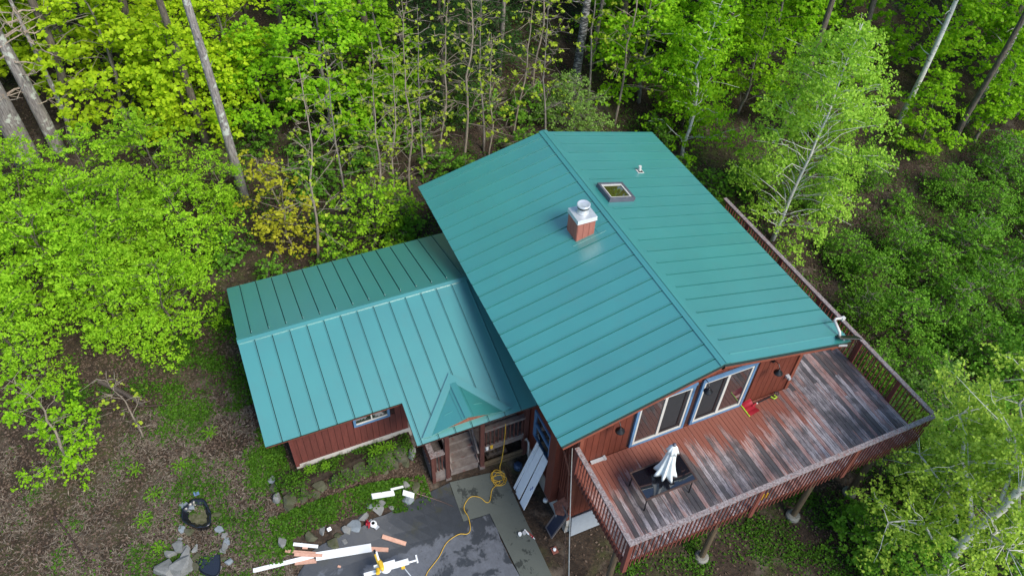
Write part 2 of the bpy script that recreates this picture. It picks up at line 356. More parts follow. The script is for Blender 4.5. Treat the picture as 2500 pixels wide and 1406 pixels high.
drape('driveway', [(9,-13.2),(2,-12.9),(-.8,-12.6),(-2.1,-12.3),(-2.62,-11.7),(-2.75,-10.25),(-3.0,-9.0),(-3.3,-7.9),(-3.50,-6.86),(-2.10,-6.90),(-2.08,-5.97),(.21,-5.86),(9,-5.9)], M['asphalt'], .05, .2, .05)
drape('concrete_walk', [(-3.51,-6.85),(-3.35,-4.9),(.57,-4.90),(9,-4.92),(9,-5.89),(.21,-5.85),(-2.07,-5.96),(-2.10,-6.89)], M['apron'], .062, .2)
bed = drape('planting_bed', [(-5.06,-12.1),(-5.06,-7.72),(-4.72,-7.72),(-4.55,-9.8),(-4.4,-12.1)], M['ground'], 0, .6, .02, zf=lambda x, y: 2.08+(x+5.06)*.25+.03*math.sin(5*y+3*x))

# ------------------------------------------------------------------ house
H = thing('house', 'red sided house under a green standing seam metal roof', 'house', (-6.2, -3.0, 1.0))
KS = 1.2/4.87; LS = math.hypot(4.87, 1.2)
def roof_unit(n): return n/math.hypot(1, n)
cs, sn = 4.87/LS, 1.2/LS
RX = (-11.7, 0.0)
seams = [-11.4+.555*i for i in range(21)]
edges = [RX[0]]+seams+[RX[1]]
_pc = {}
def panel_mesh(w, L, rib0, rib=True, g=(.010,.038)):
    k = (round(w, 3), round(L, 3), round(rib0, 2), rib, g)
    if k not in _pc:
        mb = MB(); mb.box(g[0] if rib else .0, w-(g[1] if rib else 0), 0, L, -.028, 0)  # gap beside the rib bares the dark slab, drawing the rib's shaded side
        if rib:
            mb.box(w-.012, w+.008, rib0, L-.01, -.028, .026)
            if rib0 > .2: mb.box(w-.012, w+.035, 0, rib0, -.028, -.001)
        _pc[k] = mb.mesh('roof_panel', M['roof'])
    return _pc[k]
def put_panel(parent, O, A, Sd, N, w, L, rib0, rib=True, g=(.010,.038)):
    o = bpy.data.objects.new('roof_panel', panel_mesh(w, L, rib0, rib, g)); COL.objects.link(o); o.parent = parent
    A, Sd, N = Vector(A), Vector(Sd), Vector(N)
    mt = Matrix((A, Sd, N)).transposed()
    if mt.determinant() < 0: raise ValueError('mirror')
    o.matrix_local = Matrix.Translation(Vector(O)-H.location) @ mt.to_4x4(); return o
# main roof
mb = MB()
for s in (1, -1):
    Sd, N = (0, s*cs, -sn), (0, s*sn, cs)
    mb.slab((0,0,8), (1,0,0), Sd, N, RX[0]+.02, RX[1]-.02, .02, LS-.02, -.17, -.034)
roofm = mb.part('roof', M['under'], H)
for s in (1, -1):
    Sd, N = Vector((0, s*cs, -sn)), Vector((0, s*sn, cs))
    for a, b in zip(edges[:-1], edges[1:]):
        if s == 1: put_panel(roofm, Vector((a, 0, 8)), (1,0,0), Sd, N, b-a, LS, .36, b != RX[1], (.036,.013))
        else: put_panel(roofm, Vector((b, 0, 8)), (-1,0,0), Sd, N, b-a, LS, .10, a != RX[0])
mb = MB()
for s in (1, -1):
    Sd, N = (0, s*cs, -sn), (0, s*sn, cs)
    mb.slab((0,0,8), (1,0,0), Sd, N, RX[0]-.01, RX[1]+.012, 0, .15 if s < 0 else .17, .029, .038)
    mb.slab((0,0,8), (1,0,0), Sd, N, RX[0]-.01, RX[1]+.012, .138 if s < 0 else .158, .15 if s < 0 else .17, .002, .029)
mb.part('ridge_cap', M['roof'], roofm)
for s in (1, -1):
    Sd, N = (0, s*cs, -sn), (0, s*sn, cs)
    MB().slab((0,0,8), (1,0,0), Sd, N, RX[0]+.01, RX[0]+.05, .0, LS-.03, -.25, -.036).part('rake_board', M['redtrim'], H)
    MB().slab((0,0,8), (1,0,0), Sd, N, -.065, -.024, .0, LS-.03, -.27, -.036).part('rake_board', M['redtrim'], H)
    MB().slab((0,0,8), (1,0,0), Sd, N, RX[0]+.06, -.07, LS-.06, LS-.02, -.24, -.172).part('eave_board', M['redtrim'], H)
    MB().slab((0,0,8), (1,0,0), Sd, N, RX[0]+.06, -.07, .1, LS-.07, -.195, -.175).part('soffit', M['redtrim'], H)
for v in (-3.3, 0, 4.4):
    zt = 8-abs(v)*KS-.2
    MB().box(-.62, -.10, v-.07, v+.07, zt-.24, zt-.05).part('beam_end', M['redtrim'], H)

# wing roof
KW = .96/3.36; nw = math.hypot(1, KW); cw, sw = 1/nw, KW/nw
WX, WZ = -7.43, 6.13; VL, VR = -12.08, -3.85; VN = -8.04
Sf, Nf, Sb, Nb = Vector((cw,0,-sw)), Vector((sw,0,cw)), Vector((-cw,0,-sw)), Vector((-sw,0,cw))
LF, LP, LB = 3.36*nw, 4.71*nw, 3.36*nw
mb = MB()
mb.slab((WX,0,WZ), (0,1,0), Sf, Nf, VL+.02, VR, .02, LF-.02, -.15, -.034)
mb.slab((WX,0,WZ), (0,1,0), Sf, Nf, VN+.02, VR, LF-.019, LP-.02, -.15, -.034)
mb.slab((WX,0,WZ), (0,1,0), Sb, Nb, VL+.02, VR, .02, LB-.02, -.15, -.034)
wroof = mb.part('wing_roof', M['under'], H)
we = [VL]+[-11.62+.53*i for i in range(7)]+[VN]+[-7.91+.53*i for i in range(8)]+[VR]
wb = [q for q in we if q != VN]
for a, b in zip(wb[:-1], wb[1:]): put_panel(wroof, Vector((WX, a, WZ)), (0,1,0), Sb, Nb, b-a, LB, .30, b != VR)
for a, b in zip(we[:-1], we[1:]):
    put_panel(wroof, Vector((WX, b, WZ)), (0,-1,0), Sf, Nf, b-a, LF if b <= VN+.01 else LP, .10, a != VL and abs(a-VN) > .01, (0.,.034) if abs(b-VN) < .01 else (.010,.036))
mb = MB()
for Sd, N in ((Sf, Nf), (Sb, Nb)):
    mb.slab((WX,0,WZ), (0,1,0), Sd, N, VL-.01, VR, 0, .13, .029, .038)
    mb.slab((WX,0,WZ), (0,1,0), Sd, N, VL-.01, VR, .118, .13, .002, .029)
mb.part('ridge_cap', M['roof'], wroof)
for Sd, N, L in ((Sf, Nf, LF), (Sb, Nb, LB)):
    MB().slab((WX,0,WZ), (0,1,0), Sd, N, VL+.012, VL+.05, 0, L-.03, -.24, -.036).part('rake_board', M['redtrim'], H)
MB().slab((WX,0,WZ), (0,1,0), Sf, Nf, VN+.012, VN+.05, LF, LP-.03, -.24, -.036).part('rake_board', M['redtrim'], H)
MB().slab((WX,0,WZ), (0,1,0), Sf, Nf, VL+.06, VN, LF-.06, LF-.022, -.22, -.152).part('eave_board', M['redtrim'], H)
MB().slab((WX,0,WZ), (0,1,0), Sf, Nf, VN+.06, VR, LP-.06, LP-.022, -.22, -.152).part('eave_board', M['porchred'], H)

# little gable above the porch steps
pk, fr, gl, gr = Vector((-4.17,-6.40,5.215)), Vector((-2.80,-6.40,5.215)), Vector((-2.83,-7.56,4.84)), Vector((-2.83,-5.26,4.84))
gab = MB().prism([(-2.97,-7.3,4.75),(-2.97,-5.52,4.75),(-2.97,-6.4,5.13)], (.05,0,0)).part('porch_gable', M['tan'], H)
for e in (gl, gr):
    n = (fr-pk).cross(e-pk); n = n if n.z > 0 else -n; n.normalize()
    MB().prism([pk, fr, e], n*.03).part('roof_panel', M['roof'], gab)
    d = (e-fr).normalized()
    MB().slab(pk, (fr-pk).normalized(), d, n, .26, (fr-pk).length, .17, .19, .028, .05).part('standing_seam', M['roof'], gab)
    MB().slab(pk, (fr-pk).normalized(), d, n, .92, .94, .35, .62, .028, .045).part('standing_seam', M['roof'], gab)
    # valley flashing lying on the wing roof
    a, b = pk+Vector((-.32,0,.093)), e+Vector((-.02, .28*(1 if e.y > -6.4 else -1), .012))
    MB().prism([pk+Nf*.04, e+Nf*.04, b+Nf*.03, a+Nf*.03], Nf*.014).part('valley_flashing', M['roof'], gab)
MB().slab(pk, (1,0,0), (0,1,0), (0,0,1), .02, 1.375, -.10, .10, .028, .045).part('ridge_cap', M['roof'], gab)

# walls with separate boards
def wall(name, plane, c, lo, hi, z0, ztop, sgn, m, w=.2, holes=(), back=True):
    """plane 'x': wall at x=c running along y; sgn = outward direction"""
    mb = MB(); zt = lambda q: ztop(q) if callable(ztop) else ztop
    t0, t1 = (c-.12*sgn, c-.022*sgn)
    pts = [(lo, z0+.02), (hi, z0+.02)]+([(hi, zt(hi)-.01)]+([(0., zt(0)-.01)] if lo < 0 < hi and callable(ztop) else [])+[(lo, zt(lo)-.01)])
    if plane == 'x': mb.prism([(t0, q, z) for q, z in pts], (t1-t0, 0, 0))
    else: mb.prism([(q, t0, z) for q, z in pts], (0, t1-t0, 0))
    W = mb.part(name, M['gap'], H)
    n = max(1, round((hi-lo)/w)); w = (hi-lo)/n; cache = {}
    for i in range(n):
        a, b = lo+i*w+.006, lo+(i+1)*w-.006
        spans = [(z0, min(zt(a), zt(b)))]
        for h0, h1, hz0, hz1 in holes:
            if b > h0 and a < h1:
                new = []
                for s0, s1 in spans:
                    if hz0-s0 > .05: new.append((s0, min(hz0, s1)))
                    if s1-hz1 > .05: new.append((max(hz1, s0), s1))
                spans = new
        for s0, s1 in spans:
            k = (round(b-a, 3), round(s1-s0, 3))
            if k not in cache:
                q = MB()
                if plane == 'x': q.box(0, .03, 0, b-a, 0, s1-s0)
                else: q.box(0, b-a, 0, .03, 0, s1-s0)
                cache[k] = q.mesh('siding_board', m)
            off = c-.028 if sgn > 0 else c-.002
            inst('siding_board', cache[k], W, (off, a, s0) if plane == 'x' else (a, off, s0))
    return W
gt = lambda v: 8-abs(v)*KS-.24
d1, d2 = (-2.08,-.16,4.24,6.42), (.07,2.03,4.24,6.42)
wall('wall', 'x', -.62, -3.83, 3.83, 1.05, gt, 1, M['red'], .205, [d1, d2])
lw = (-3.36,-2.16,2.12,3.52)
wall('wall', 'y', -3.83, -4.2, -.62, .95, gt(3.83), -1, M['red'], .21, [lw])
wall('wall', 'y', -3.83, -11.08, -4.2, 1.4, gt(3.83), -1, M['red'], .43)
MB().box(-11.08, -.65, 3.73, 3.83, .8, gt(3.83)).part('wall', M['red'], H)
MB().prism([(-11.08,-3.7,1.2),(-11.08,3.7,1.2),(-11.08,3.7,gt(3.7)),(-11.08,0,gt(0)),(-11.08,-3.7,gt(3.7))], (.1,0,0)).part('wall', M['red'], H)
ww = (-9.45,-8.26,3.33,4.45)
wall('wall', 'x', -5.07, -11.45, -7.70, 2.28, 4.95, 1, M['wingred'], .2, [ww])
wall('wall', 'y', -11.45, -9.79, -5.07, 2.3, lambda q: WZ-abs(q-WX)*KW-.2 if False else 4.95, -1, M['wingred'], .3)
MB().prism([(-9.79,-11.42,4.9),(-5.07,-11.42,4.9),(WX,-11.42,WZ-.2)], (0,.1,0)).part('wall', M['wingred'], H)
MB().box(-9.79, -9.69, -11.42, -3.85, 2.2, 5.2).part('wall', M['wingred'], H)
MB().box(-6.4, -6.3, -7.75, -3.86, 1.7, 5.5).part('wall', M['porchred'], H)
MB().box(-6.3, -5.09, -7.82, -7.72, 1.3, 4.95).part('wall', M['porchred'], H)
for x, y, z0, z1, mm in ((-.595,-3.815,.98,gt(3.83),'redtrim'),(-.595,3.79,4.2,gt(3.83),'redtrim'),(-5.04,-11.42,2.25,4.9,'wingred')):
    MB().box(x-.09, x+.03, y-.06, y+.06, z0, z1).part('corner_board', M[mm], H)
MB().box(-1.78, -1.36, -4.13, -3.865, 1.0, gt(3.83)-.05).part('utility_chase', M['red'], H)
# foundation
mb = MB()
mb.box(-11.0, -.60, -3.86, 3.86, -.7, .96); mb.box(-9.7, -5.05, -11.47, -3.87, .9, 2.29)
mb.part('foundation', M['conc'], H)

def framed(name, plane, c, sgn, a0, a1, z0, z1, trim, kids):
    """frame of four bars; kids = list of (name, material, a0, a1, z0, z1, depth0, depth1)"""
    def bx(mb, p0, p1, q0, q1, d0, d1):
        e0, e1 = sorted((c+sgn*d0, c+sgn*d1))
        return mb.box(e0, e1, p0, p1, q0, q1) if plane == 'x' else mb.box(p0, p1, e0, e1, q0, q1)
    t = trim; mb = MB()
    bx(mb, a0, a0+t, z0, z1, -.02, .05); bx(mb, a1-t, a1, z0, z1, -.02, .05); bx(mb, a0+t, a1-t, z1-t, z1, -.02, .048); bx(mb, a0+t, a1-t, z0, z0+t*.8, -.02, .055)
    o = mb.part(name, M['blue'], H)
    for nm, mt, p0, p1, q0, q1, e0, e1 in kids:
        b = MB(); bx(b, p0, p1, q0, q1, e0, e1); b.part(nm, M[mt], o)
    return o
for (a0, a1, z0, z1), glassleft in ((d1, True), (d2, False)):
    t, fw_ = .085, .065; m = (a0+a1)/2; i0, i1, j0, j1 = a0+t+.003, a1-t-.003, z0+.075, z1-t-.003
    kids = [('door_frame','white',i0,i0+fw_,j0,j1,-.015,.035), ('door_frame','white',i1-fw_,i1,j0,j1,-.015,.035), ('door_frame','white',i0+fw_,i1-fw_,j1-fw_,j1,-.015,.034), ('door_frame','white',i0+fw_,i1-fw_,j0,j0+fw_,-.015,.034), ('meeting_stile','white',m-.045,m+.045,j0+fw_,j1-fw_,-.012,.03)]
    p0, p1, q0, q1 = i0+fw_, i1-fw_, j0+fw_, j1-fw_
    gl_, sc_ = ((p0, m-.045), (m+.045, p1)) if glassleft else ((m+.045, p1), (p0, m-.045))
    kids += [('pane','glass',*gl_,q0,q1,-.012,.006), ('insect_screen','screen',*sc_,q0,q1,-.014,.004)]
    sa, sb = sc_; kids += [('screen_frame','black',sa+.02,sb-.02,q0+.10,q0+.16,.004,.02), ('screen_frame','black',sb-.14,sb-.09,q0+.16,q1-.05,.004,.02)]
    framed('sliding_door', 'x', -.62, 1, a0, a1, z0, z1, t, kids)
    MB().box(-.60, -.555, a0-.02, a1+.02, z1+.005, z1+.11).part('door_header', M['blue'], H)
a0, a1, z0, z1 = lw
framed('window', 'y', -3.83, -1, a0, a1, z0, z1, .08, [('pane','glass',a0+.082,a1-.082,z0+.07,z1-.082,-.015,.006), ('sash_rail','blue',a0+.083,a1-.083,2.78,2.90,.006,.04), ('sash_stile','blue',a0+.083,a0+.14,z0+.07,2.78,.006,.03)])
a0, a1, z0, z1 = ww
framed('window', 'x', -5.07, 1, a0, a1, z0, z1, .08, [('pane','glass',a0+.082,a1-.082,z0+.07,z1-.082,-.015,.006), ('sash','white',a0+.083,a1-.083,z0+.07,z0+.11,.006,.03), ('sash','white',(a0+a1)/2-.02,(a0+a1)/2+.02,z0+.112,z1-.083,.006,.03)])

# chimney
cx0, cx1, cy0, cy1 = -6.84, -6.20, -1.38, -.76
ch = MB().box(cx0+.02, cx1-.02, cy0+.02, cy1-.02, 7.45, 8.37).part('chimney', M['gap'], H)
n = 3
chm = wood('chimney_siding', (.34,.125,.085), (.26,.09,.065), (4,4,.5))
for i in range(n):
    w = (cy1-cy0)/n; a = cy0+i*w
    MB().box(cx1-.018, cx1+.012, a+.005, a+w-.005, 8-abs(a+w*.5)*KS-.03, 8.375).part('siding_board', chm, ch)
    MB().box(cx0-.012, cx0+.018, a+.005, a+w-.005, 8-abs(a+w*.5)*KS-.03, 8.375).part('siding_board', chm, ch)
    w = (cx1-cx0)/n; a = cx0+i*w
    MB().box(a+.005, a+w-.005, cy0-.012, cy0+.018, 8-abs(cy0)*KS-.03, 8.375).part('siding_board', chm, ch)
    MB().box(a+.005, a+w-.005, cy1-.018, cy1+.012, 8-abs(cy1)*KS-.03, 8.375).part('siding_board', chm, ch)
MB().box(cx0-.045, cx1+.045, cy0-.045, cy1+.045, 8.38, 8.41).box(cx0-.035, cx1+.035, cy0-.035, cy1+.035, 8.411, 8.53).part('chimney_cap', M['steel'], ch, bevel=.006)
cc = ((cx0+cx1)/2, (cy0+cy1)/2, 8.53)
MB().lathe(cc, [(.20,0),(.185,.05),(.135,.16),(.135,.20)], 24).part('flue_cone', M['steel'], ch, smooth=True)
MB().lathe(cc, [(.17,.20),(.195,.21),(.195,.265)], 28).part('cap_band', M['black'], ch)
MB().lathe(cc, [(.20,.266),(.215,.29),(.215,.33),(.20,.345),(.185,.33),(.05,.335)], 28).part('rain_cap', M['steel'], ch, smooth=True)
Sl, Nl = Vector((0,-cs,-sn)), Vector((0,sn*-1,cs))
MB().slab((0,0,8), (1,0,0), Sl, Nl, cx0-.12, cx1+.14, .62, .66, .003, .012).slab((0,0,8), (1,0,0), Sl, Nl, cx1+.10, cx1+.13, .4, 1.6, .003, .012).part('chimney_flashing', M['roof'], ch)
# skylight
Sr, Nr = Vector((0,cs,-sn)), Vector((0,sn,cs))
def onr(a0, a1, s0, s1, n0, n1): return MB().slab((0,0,8), (1,0,0), Sr, Nr, a0, a1, s0, s1, n0, n1)
x0, x1, s0, s1 = -8.20, -7.27, .38, 1.42
skl = onr(x0+.03, x1-.03, s0+.03, s1-.03, .0, .10).part('skylight', M['black'], H)
mb = MB(); tt = .085
for q in ((x0,x1,s0,s0+tt),(x0,x1,s1-tt,s1),(x0,x0+tt,s0+tt,s1-tt),(x1-tt,x1,s0+tt,s1-tt)): mb.slab((0,0,8),(1,0,0),Sr,Nr,*q,.002,.16)
mb.part('frame', M['frame_g'], skl, bevel=.008)
mb = MB(); a, b, c_, d_ = x0+tt+.002, x1-tt-.002, s0+tt+.002, s1-tt-.002; tt = .055
for q in ((a,b,c_,c_+tt),(a,b,d_-tt,d_),(a,a+tt,c_+tt,d_-tt),(b-tt,b,c_+tt,d_-tt)): mb.slab((0,0,8),(1,0,0),Sr,Nr,*q,.10,.135)
mb.part('inner_frame', M['white'], skl)
onr(a+tt, b-tt, c_+tt, d_-tt, .101, .11).part('pane', M['skyg'], skl)
onr(x0+.25, x1-.2, s1+.002, s1+.07, .03, .10).part('motor_box', M['frame_g'], skl)
onr(x0-.06, x1+.07, s0-.05, s1+.08, .001, .004).part('flashing', M['roof'], skl)
# vent pipe
vp = Vector((-9.03,2.66,8-2.66*KS))
ve = MB().slab(vp, (1,0,0), Sr, Nr, -.10, .13, -.13, .13, .002, .02).part('roof_vent', M['white'], H)
MB().slab(vp, (1,0,0), Sr, Nr, .02, .11, -.09, .09, .021, .03).part('vent_opening', M['black'], ve)
MB().tube([vp, vp+Vector((0,0,.22))], .055, 12).part('vent_pipe', M['white'], ve)

# ------------------------------------------------------------------ deck
DZ = 4.24
D = thing('wooden_deck', 'raised red wooden deck with peeling weathered boards wrapping the house', 'deck', (2.0, 0, 0))
bw = .146; yL, yR, xF = -3.93, 6.55, 2.50; nb = round((yR-yL)/bw); bw = (yR-yL)/nb
bl, dcache = [], {}
def dboard(x0, x1, y):
    k = round(x1-x0, 3)
    if k not in dcache: dcache[k] = MB().box(0, x1-x0, .005, bw-.005, -.038, 0).mesh('deck_board', M['deck'])
    inst('deck_board', dcache[k], D, (x0, y, DZ+random.uniform(-.003,.003)))
for i in range(nb):
    y = yL+i*bw
    if y+bw < 3.86: dboard(-.585, xF, y)
    else:
        cut = [-8.45, -4.3+(i % 2)*1.2, -.4+(i % 3)*.8, xF] if y > 3.86 else [-.585, xF]
        for a, b in zip(cut[:-1], cut[1:]): dboard(a+.003, b-.003, y)
MB().box(xF-.045, xF-.01, yL, yR, DZ-.21, DZ-.042).part('rim_joist', M['balust'], D)
MB().box(-.58, xF-.05, yL-.04, yL-.002, DZ-.30, DZ-.01).part('rim_joist', M['balust'], D)
MB().box(-8.5, xF, yR+.002, yR+.04, DZ-.30, DZ-.01).part('rim_joist', M['balust'], D)
for x in (-.5, .3, 1.1, 1.9): MB().box(x, x+.045, yL+.01, yR-.01, DZ-.25, DZ-.045).part('joist', M['post'], D)
for x in (-7.6,-5.6,-3.6,-1.6): MB().box(x, x+.045, 3.87, yR, DZ-.25, DZ-.045).part('joist', M['post'], D)
MB().box(1.78, 1.93, yL+.1, yR-.1, DZ-.48, DZ-.26).part('beam', M['post'], D)
RH = DZ+1.12
# rail caps, mitred at the corners
zc0, zc1 = RH-.045, RH
def cap(poly): return MB().prism([(x, y, zc0) for x, y in poly], (0,0,.045)).part('rail_cap', M['rail'], D)
xo, xi = xF+.09, xF-.055; lo, li = yL-.09, yL+.055; ro, ri = yR+.09, yR-.055
cap([(xo,lo),(xo,1.30),(xi,1.30),(xi,li)]); cap([(xo,1.303),(xo,ro),(xi,ri),(xi,1.303)])
cap([(xi-.003,li-.003),(-.59,li-.003),(-.59,lo),(xo-.003,lo)])
cap([(xi-.003,ri+.003),(xo-.003,ro),(-3.0,ro),(-3.0,ri+.003)]); cap([(-3.003,ri+.003),(-3.003,ro),(-8.5,ro),(-8.5,ri+.003)])
bal = MB().box(-.016, .016, -.016, .016, 0, RH-.05-DZ+.26).mesh('baluster', M['balust'])
y = yL+.12
while y < yR-.05: inst('baluster', bal, D, (xF+.063, y, DZ-.26)); y += .146
x = -.42
while x < xF-.05: inst('baluster', bal, D, (x, yL-.062, DZ-.26)); x += .138
x = -8.35
while x < xF-.05: inst('baluster', bal, D, (x, yR+.062, DZ-.26)); x += .145
for z in (RH-.14,):
    MB().box(xF+.01, xF+.042, yL, yR, z+.04, z+.09).part('top_rail', M['balust'], D); MB().box(-.55, xF, yL-.042, yL-.01, z, z+.09).part('top_rail', M['balust'], D)
    MB().box(-8.5, xF, yR+.01, yR+.042, z, z+.09).part('top_rail', M['balust'], D)
mb = MB().box(xF-.04, xF+.095, yL-.095, yL+.04, DZ-.48, RH-.047); mb.part('post', M['balust'], D)
for yy in (.22, 3.6): MB().box(xF+.044, xF+.10, yy-.07, yy+.07, DZ-.42, RH-.047).part('post', M['balust'], D)
for xx in (-7, -4.9, -2.8, -.7, 1.05): MB().box(xx-.07, xx+.07, yR+.043, yR+.10, DZ-.3, RH-.047).part('post', M['balust'], D)
MB().box(-.555, -.44, yL-.09, yL+.02, DZ-.3, RH-.047).part('post', M['balust'], D)
for px, py, pr in ((1.85,-3.72,.10),(1.85,0.02,.10),(1.85,3.75,.10),(1.85,6.3,.12),(-3.5,6.3,.12),(-7.5,6.3,.12)):
    g = G(px, py)
    p = MB().tube([(px,py,g+.12),(px,py,DZ-.485)], [pr,pr*.92], 12).part('support_post', M['post'], D, smooth=False)
    MB().lathe((px,py,g), [(.25,-.15),(.24,.10),(.18,.16)], 18).part('concrete_pier', M['pier'], p)
mb = MB()
for k in range(4): mb.box(xF+.0, xF+.02, .33+k*.075, .385+k*.075, DZ+.28+.035*abs(k-1.5), DZ+.62-.03*abs(k-1.5))
mb.solo('yellow_glove', M['yellow'], (xF, .45, DZ+.3), 'yellow work glove hung on the deck railing', 'glove')

# ------------------------------------------------------------------ porch
P = thing('entrance_porch', 'dark red entrance porch with grey wooden steps', 'porch', (-4.2,-5.8,.6))
XP = -3.70
steps = [(-3.75,1.02),(-3.98,1.22),(-4.20,1.42),(-4.41,1.62)]
for i, (x, z) in enumerate(steps):
    bx_ = steps[i+1][0] if i < 3 else -4.6
    t = MB().box(bx_+.0, x+.03, -6.72, -5.72, z-.045, z).part('step', M['greywood'], P)
    MB().box(x+.031, x+.05, -6.72, -5.72, z-.04, z+.004).part('nosing', M['greywood'], t)
    MB().box(x-.02, x, -6.72, -5.72, z-.24, z-.046).part('riser', M['greywood'], t)
MB().box(-3.745, -3.72, -6.72, -5.72, .45, .972).part('riser', M['greywood'], P)
for k in range(12): MB().box(-6.28+k*.14, -6.28+k*.14+.134, -7.70, -3.9, 1.78, 1.82).part('floor_board', M['greywood'], P)
for k in range(6): MB().box(-4.6+k*.15, -4.6+k*.15+.144, -5.66, -3.92, 1.62, 1.66).part('floor_board', M['greywood'], P)
for k in range(9): MB().box(-5.05+k*.15, -5.05+k*.15+.144, -7.38, -6.78, 1.26, 1.30).part('floor_board', M['greywood'], P)
MB().box(-5.05, -3.71, -7.40, -7.37, .5, 1.255).box(-3.71, -3.68, -7.40, -6.78, .5, 1.255).part('skirt', M['greywood'], P)
for zz_ in (.42, .66): MB().box(-3.70, -3.66, -5.64, -3.93, zz_, zz_+.18).part('skirt', M['post'], P)
MB().box(-3.74, -3.70, -5.64, -3.92, 1.46, 1.615).part('rim_joist', M['greywood'], P)
for y in (-6.84, -5.60):
    po = MB().box(XP-.075, XP+.075, y-.075, y+.075, .62, 4.55).part('porch_post', M['porchred'], P)
    MB().box(XP-.09, XP+.10, y-.10, y+.10, .5, .74).part('post_base', M['greywood'], po)
MB().box(XP-.09, XP+.06, -4.06, -3.90, .5, 4.55).part('porch_post', M['porchred'], P)
MB().box(XP-.08, XP+.08, -7.9, -3.88, 4.56, 4.74).part('header_beam', M['porchred'], P)
MB().box(XP-.09, XP+.07, -5.52, -4.06, 2.72, 2.83).part('handrail', M['greywood'], P)
MB().box(XP-.05, XP+.03, -5.52, -4.06, 1.72, 1.80).part('bottom_rail', M['greywood'], P)
bal2 = MB().box(-.018, .018, -.018, .018, 0, .92).mesh('baluster', M['porchred'])
for k in range(10): inst('baluster', bal2, P, (XP, -5.44+k*.145, 1.80))
MB().box(XP-.10, XP+.08, -7.42, -6.93, 2.31, 2.37).box(-5.0, XP-.101, -7.42, -7.24, 2.31, 2.37).part('handrail', M['rail'], P)
bal3 = MB().box(-.018, .018, -.018, .018, 0, 1.0).mesh('baluster', M['porchred'])
for k in range(4): inst('baluster', bal3, P, (XP, -7.24+k*.11, 1.31))
for k in range(8): inst('baluster', bal3, P, (XP-.14-k*.14, -7.33, 1.31))
MB().box(XP-.06, XP+.06, -7.40, -7.28, .5, 2.309).part('newel_post', M['porchred'], P)
for y in (-6.70, -5.72):
    MB().beam((-3.72, y, 1.5), (-4.75, y, 2.55), .06, .10).part('stair_rail', M['greywood'], P)
    MB().beam((-3.73, y, .95), (-4.62, y, 1.75), .04, .22).part('stringer', M['greywood'], P)
# ------------------------------------------------------------------ things on the deck
T = thing('patio_table', 'rectangular patio table with smoked glass top on the deck', 'table', (1.0,-1.95,DZ))
tx0, tx1, ty0, ty1, tz = .50, 1.45, -2.80, -1.10, DZ+.72
MB().box(tx0+.05, tx1-.05, ty0+.05, ty1-.05, tz-.012, tz+.002).part('glass_top', M['tableglass'], T)
MB().box(tx0,tx0+.05,ty0,ty1,tz-.035,tz+.008).box(tx1-.05,tx1,ty0,ty1,tz-.035,tz+.008).box(tx0+.05,tx1-.05,ty0,ty0+.05,tz-.035,tz+.007).box(tx0+.05,tx1-.05,ty1-.05,ty1,tz-.035,tz+.007).part('frame', M['tframe'], T, bevel=.006)
for x in (tx0+.08, tx1-.08):
    for y in (ty0+.10, ty1-.10): MB().tube([(x,y,tz-.03),(x+(.03 if x > 1 else -.03),y,DZ+.002)], .02, 8).part('leg', M['black'], T)
Uo = thing('patio_umbrella', 'closed white patio umbrella standing through the glass table', 'umbrella', (.97,-1.92,DZ))
uc = (.97,-1.92,DZ)
MB().tube([(.97,-1.92,DZ+.01),(.97,-1.92,DZ+2.3)], .02, 10).part('pole', M['lightgrey'], Uo)
def pleat(th, j): return 1+(.03+.26*min(1, max(0, (j-1)/5)))*math.cos(8*th+.4)+.10*math.sin(3*th+1)*(j > 3)
MB().lathe(uc, [(.03,2.24),(.07,2.20),(.10,2.02),(.13,1.75),(.16,1.45),(.20,1.20),(.25,1.00),(.275,.90),(.22,.94)][::-1], 64, fn=lambda t, j: pleat(t, 8-j), cap=False).part('canopy', M['canvas'], Uo, smooth=True)
MB().lathe(uc, [(.165,2.00),(.13,2.12),(.06,2.26),(.02,2.28)], 40, fn=lambda t, j: 1+(.2*math.cos(8*t) if j == 0 else .06*math.cos(8*t))).part('vent_flap', M['canvas'], Uo, smooth=True)
MB().lathe(uc, [(.045,2.28),(.055,2.31),(.045,2.345),(.015,2.36)], 14).part('finial', M['frame_g'], Uo, smooth=True)
# snow shovel
Sh = thing('snow_shovel', 'red snow shovel with lime grip lying by the sliding door', 'shovel', (-.4,2.6,DZ))
mb = MB(); nx_, ny_ = 7, 5
vs = []
for i in range(nx_):
    for j in range(ny_):
        a, b = i/(nx_-1), j/(ny_-1)
        vs.append((-.62+.50*a, 2.04+.34*b, DZ+.02+.07*(2*a-1)**2*b+.06*b+.012*(i % 2)))
fs = [(i*ny_+j, (i+1)*ny_+j, (i+1)*ny_+j+1, i*ny_+j+1) for i in range(nx_-1) for j in range(ny_-1)]
mb.add(vs, fs); mb.add([(x,y,z-.012) for x,y,z in vs], fs); mb.part('blade', M['redplastic'], Sh)
MB().box(-.63,-.11,2.015,2.05,DZ+.005,DZ+.03).part('wear_strip', M['lime'], Sh)
MB().tube([(-.38,2.30,DZ+.08),(-.42,2.48,DZ+.08)], .03, 10).part('socket', M['redplastic'], Sh)
MB().tube([(-.41,2.44,DZ+.08),(-.48,3.2,DZ+.06)], .02, 10).part('shaft', M['black'], Sh)
MB().tube([(-.413,2.47,DZ+.08),(-.42,2.53,DZ+.08)], .024, 10).part('ferrule', M['white'], Sh)
MB().tube([(-.47,3.10,DZ+.06),(-.36,3.15,DZ+.06),(-.38,3.27,DZ+.06),(-.48,3.24,DZ+.06)], .026, 8).part('grip', M['lime'], Sh)
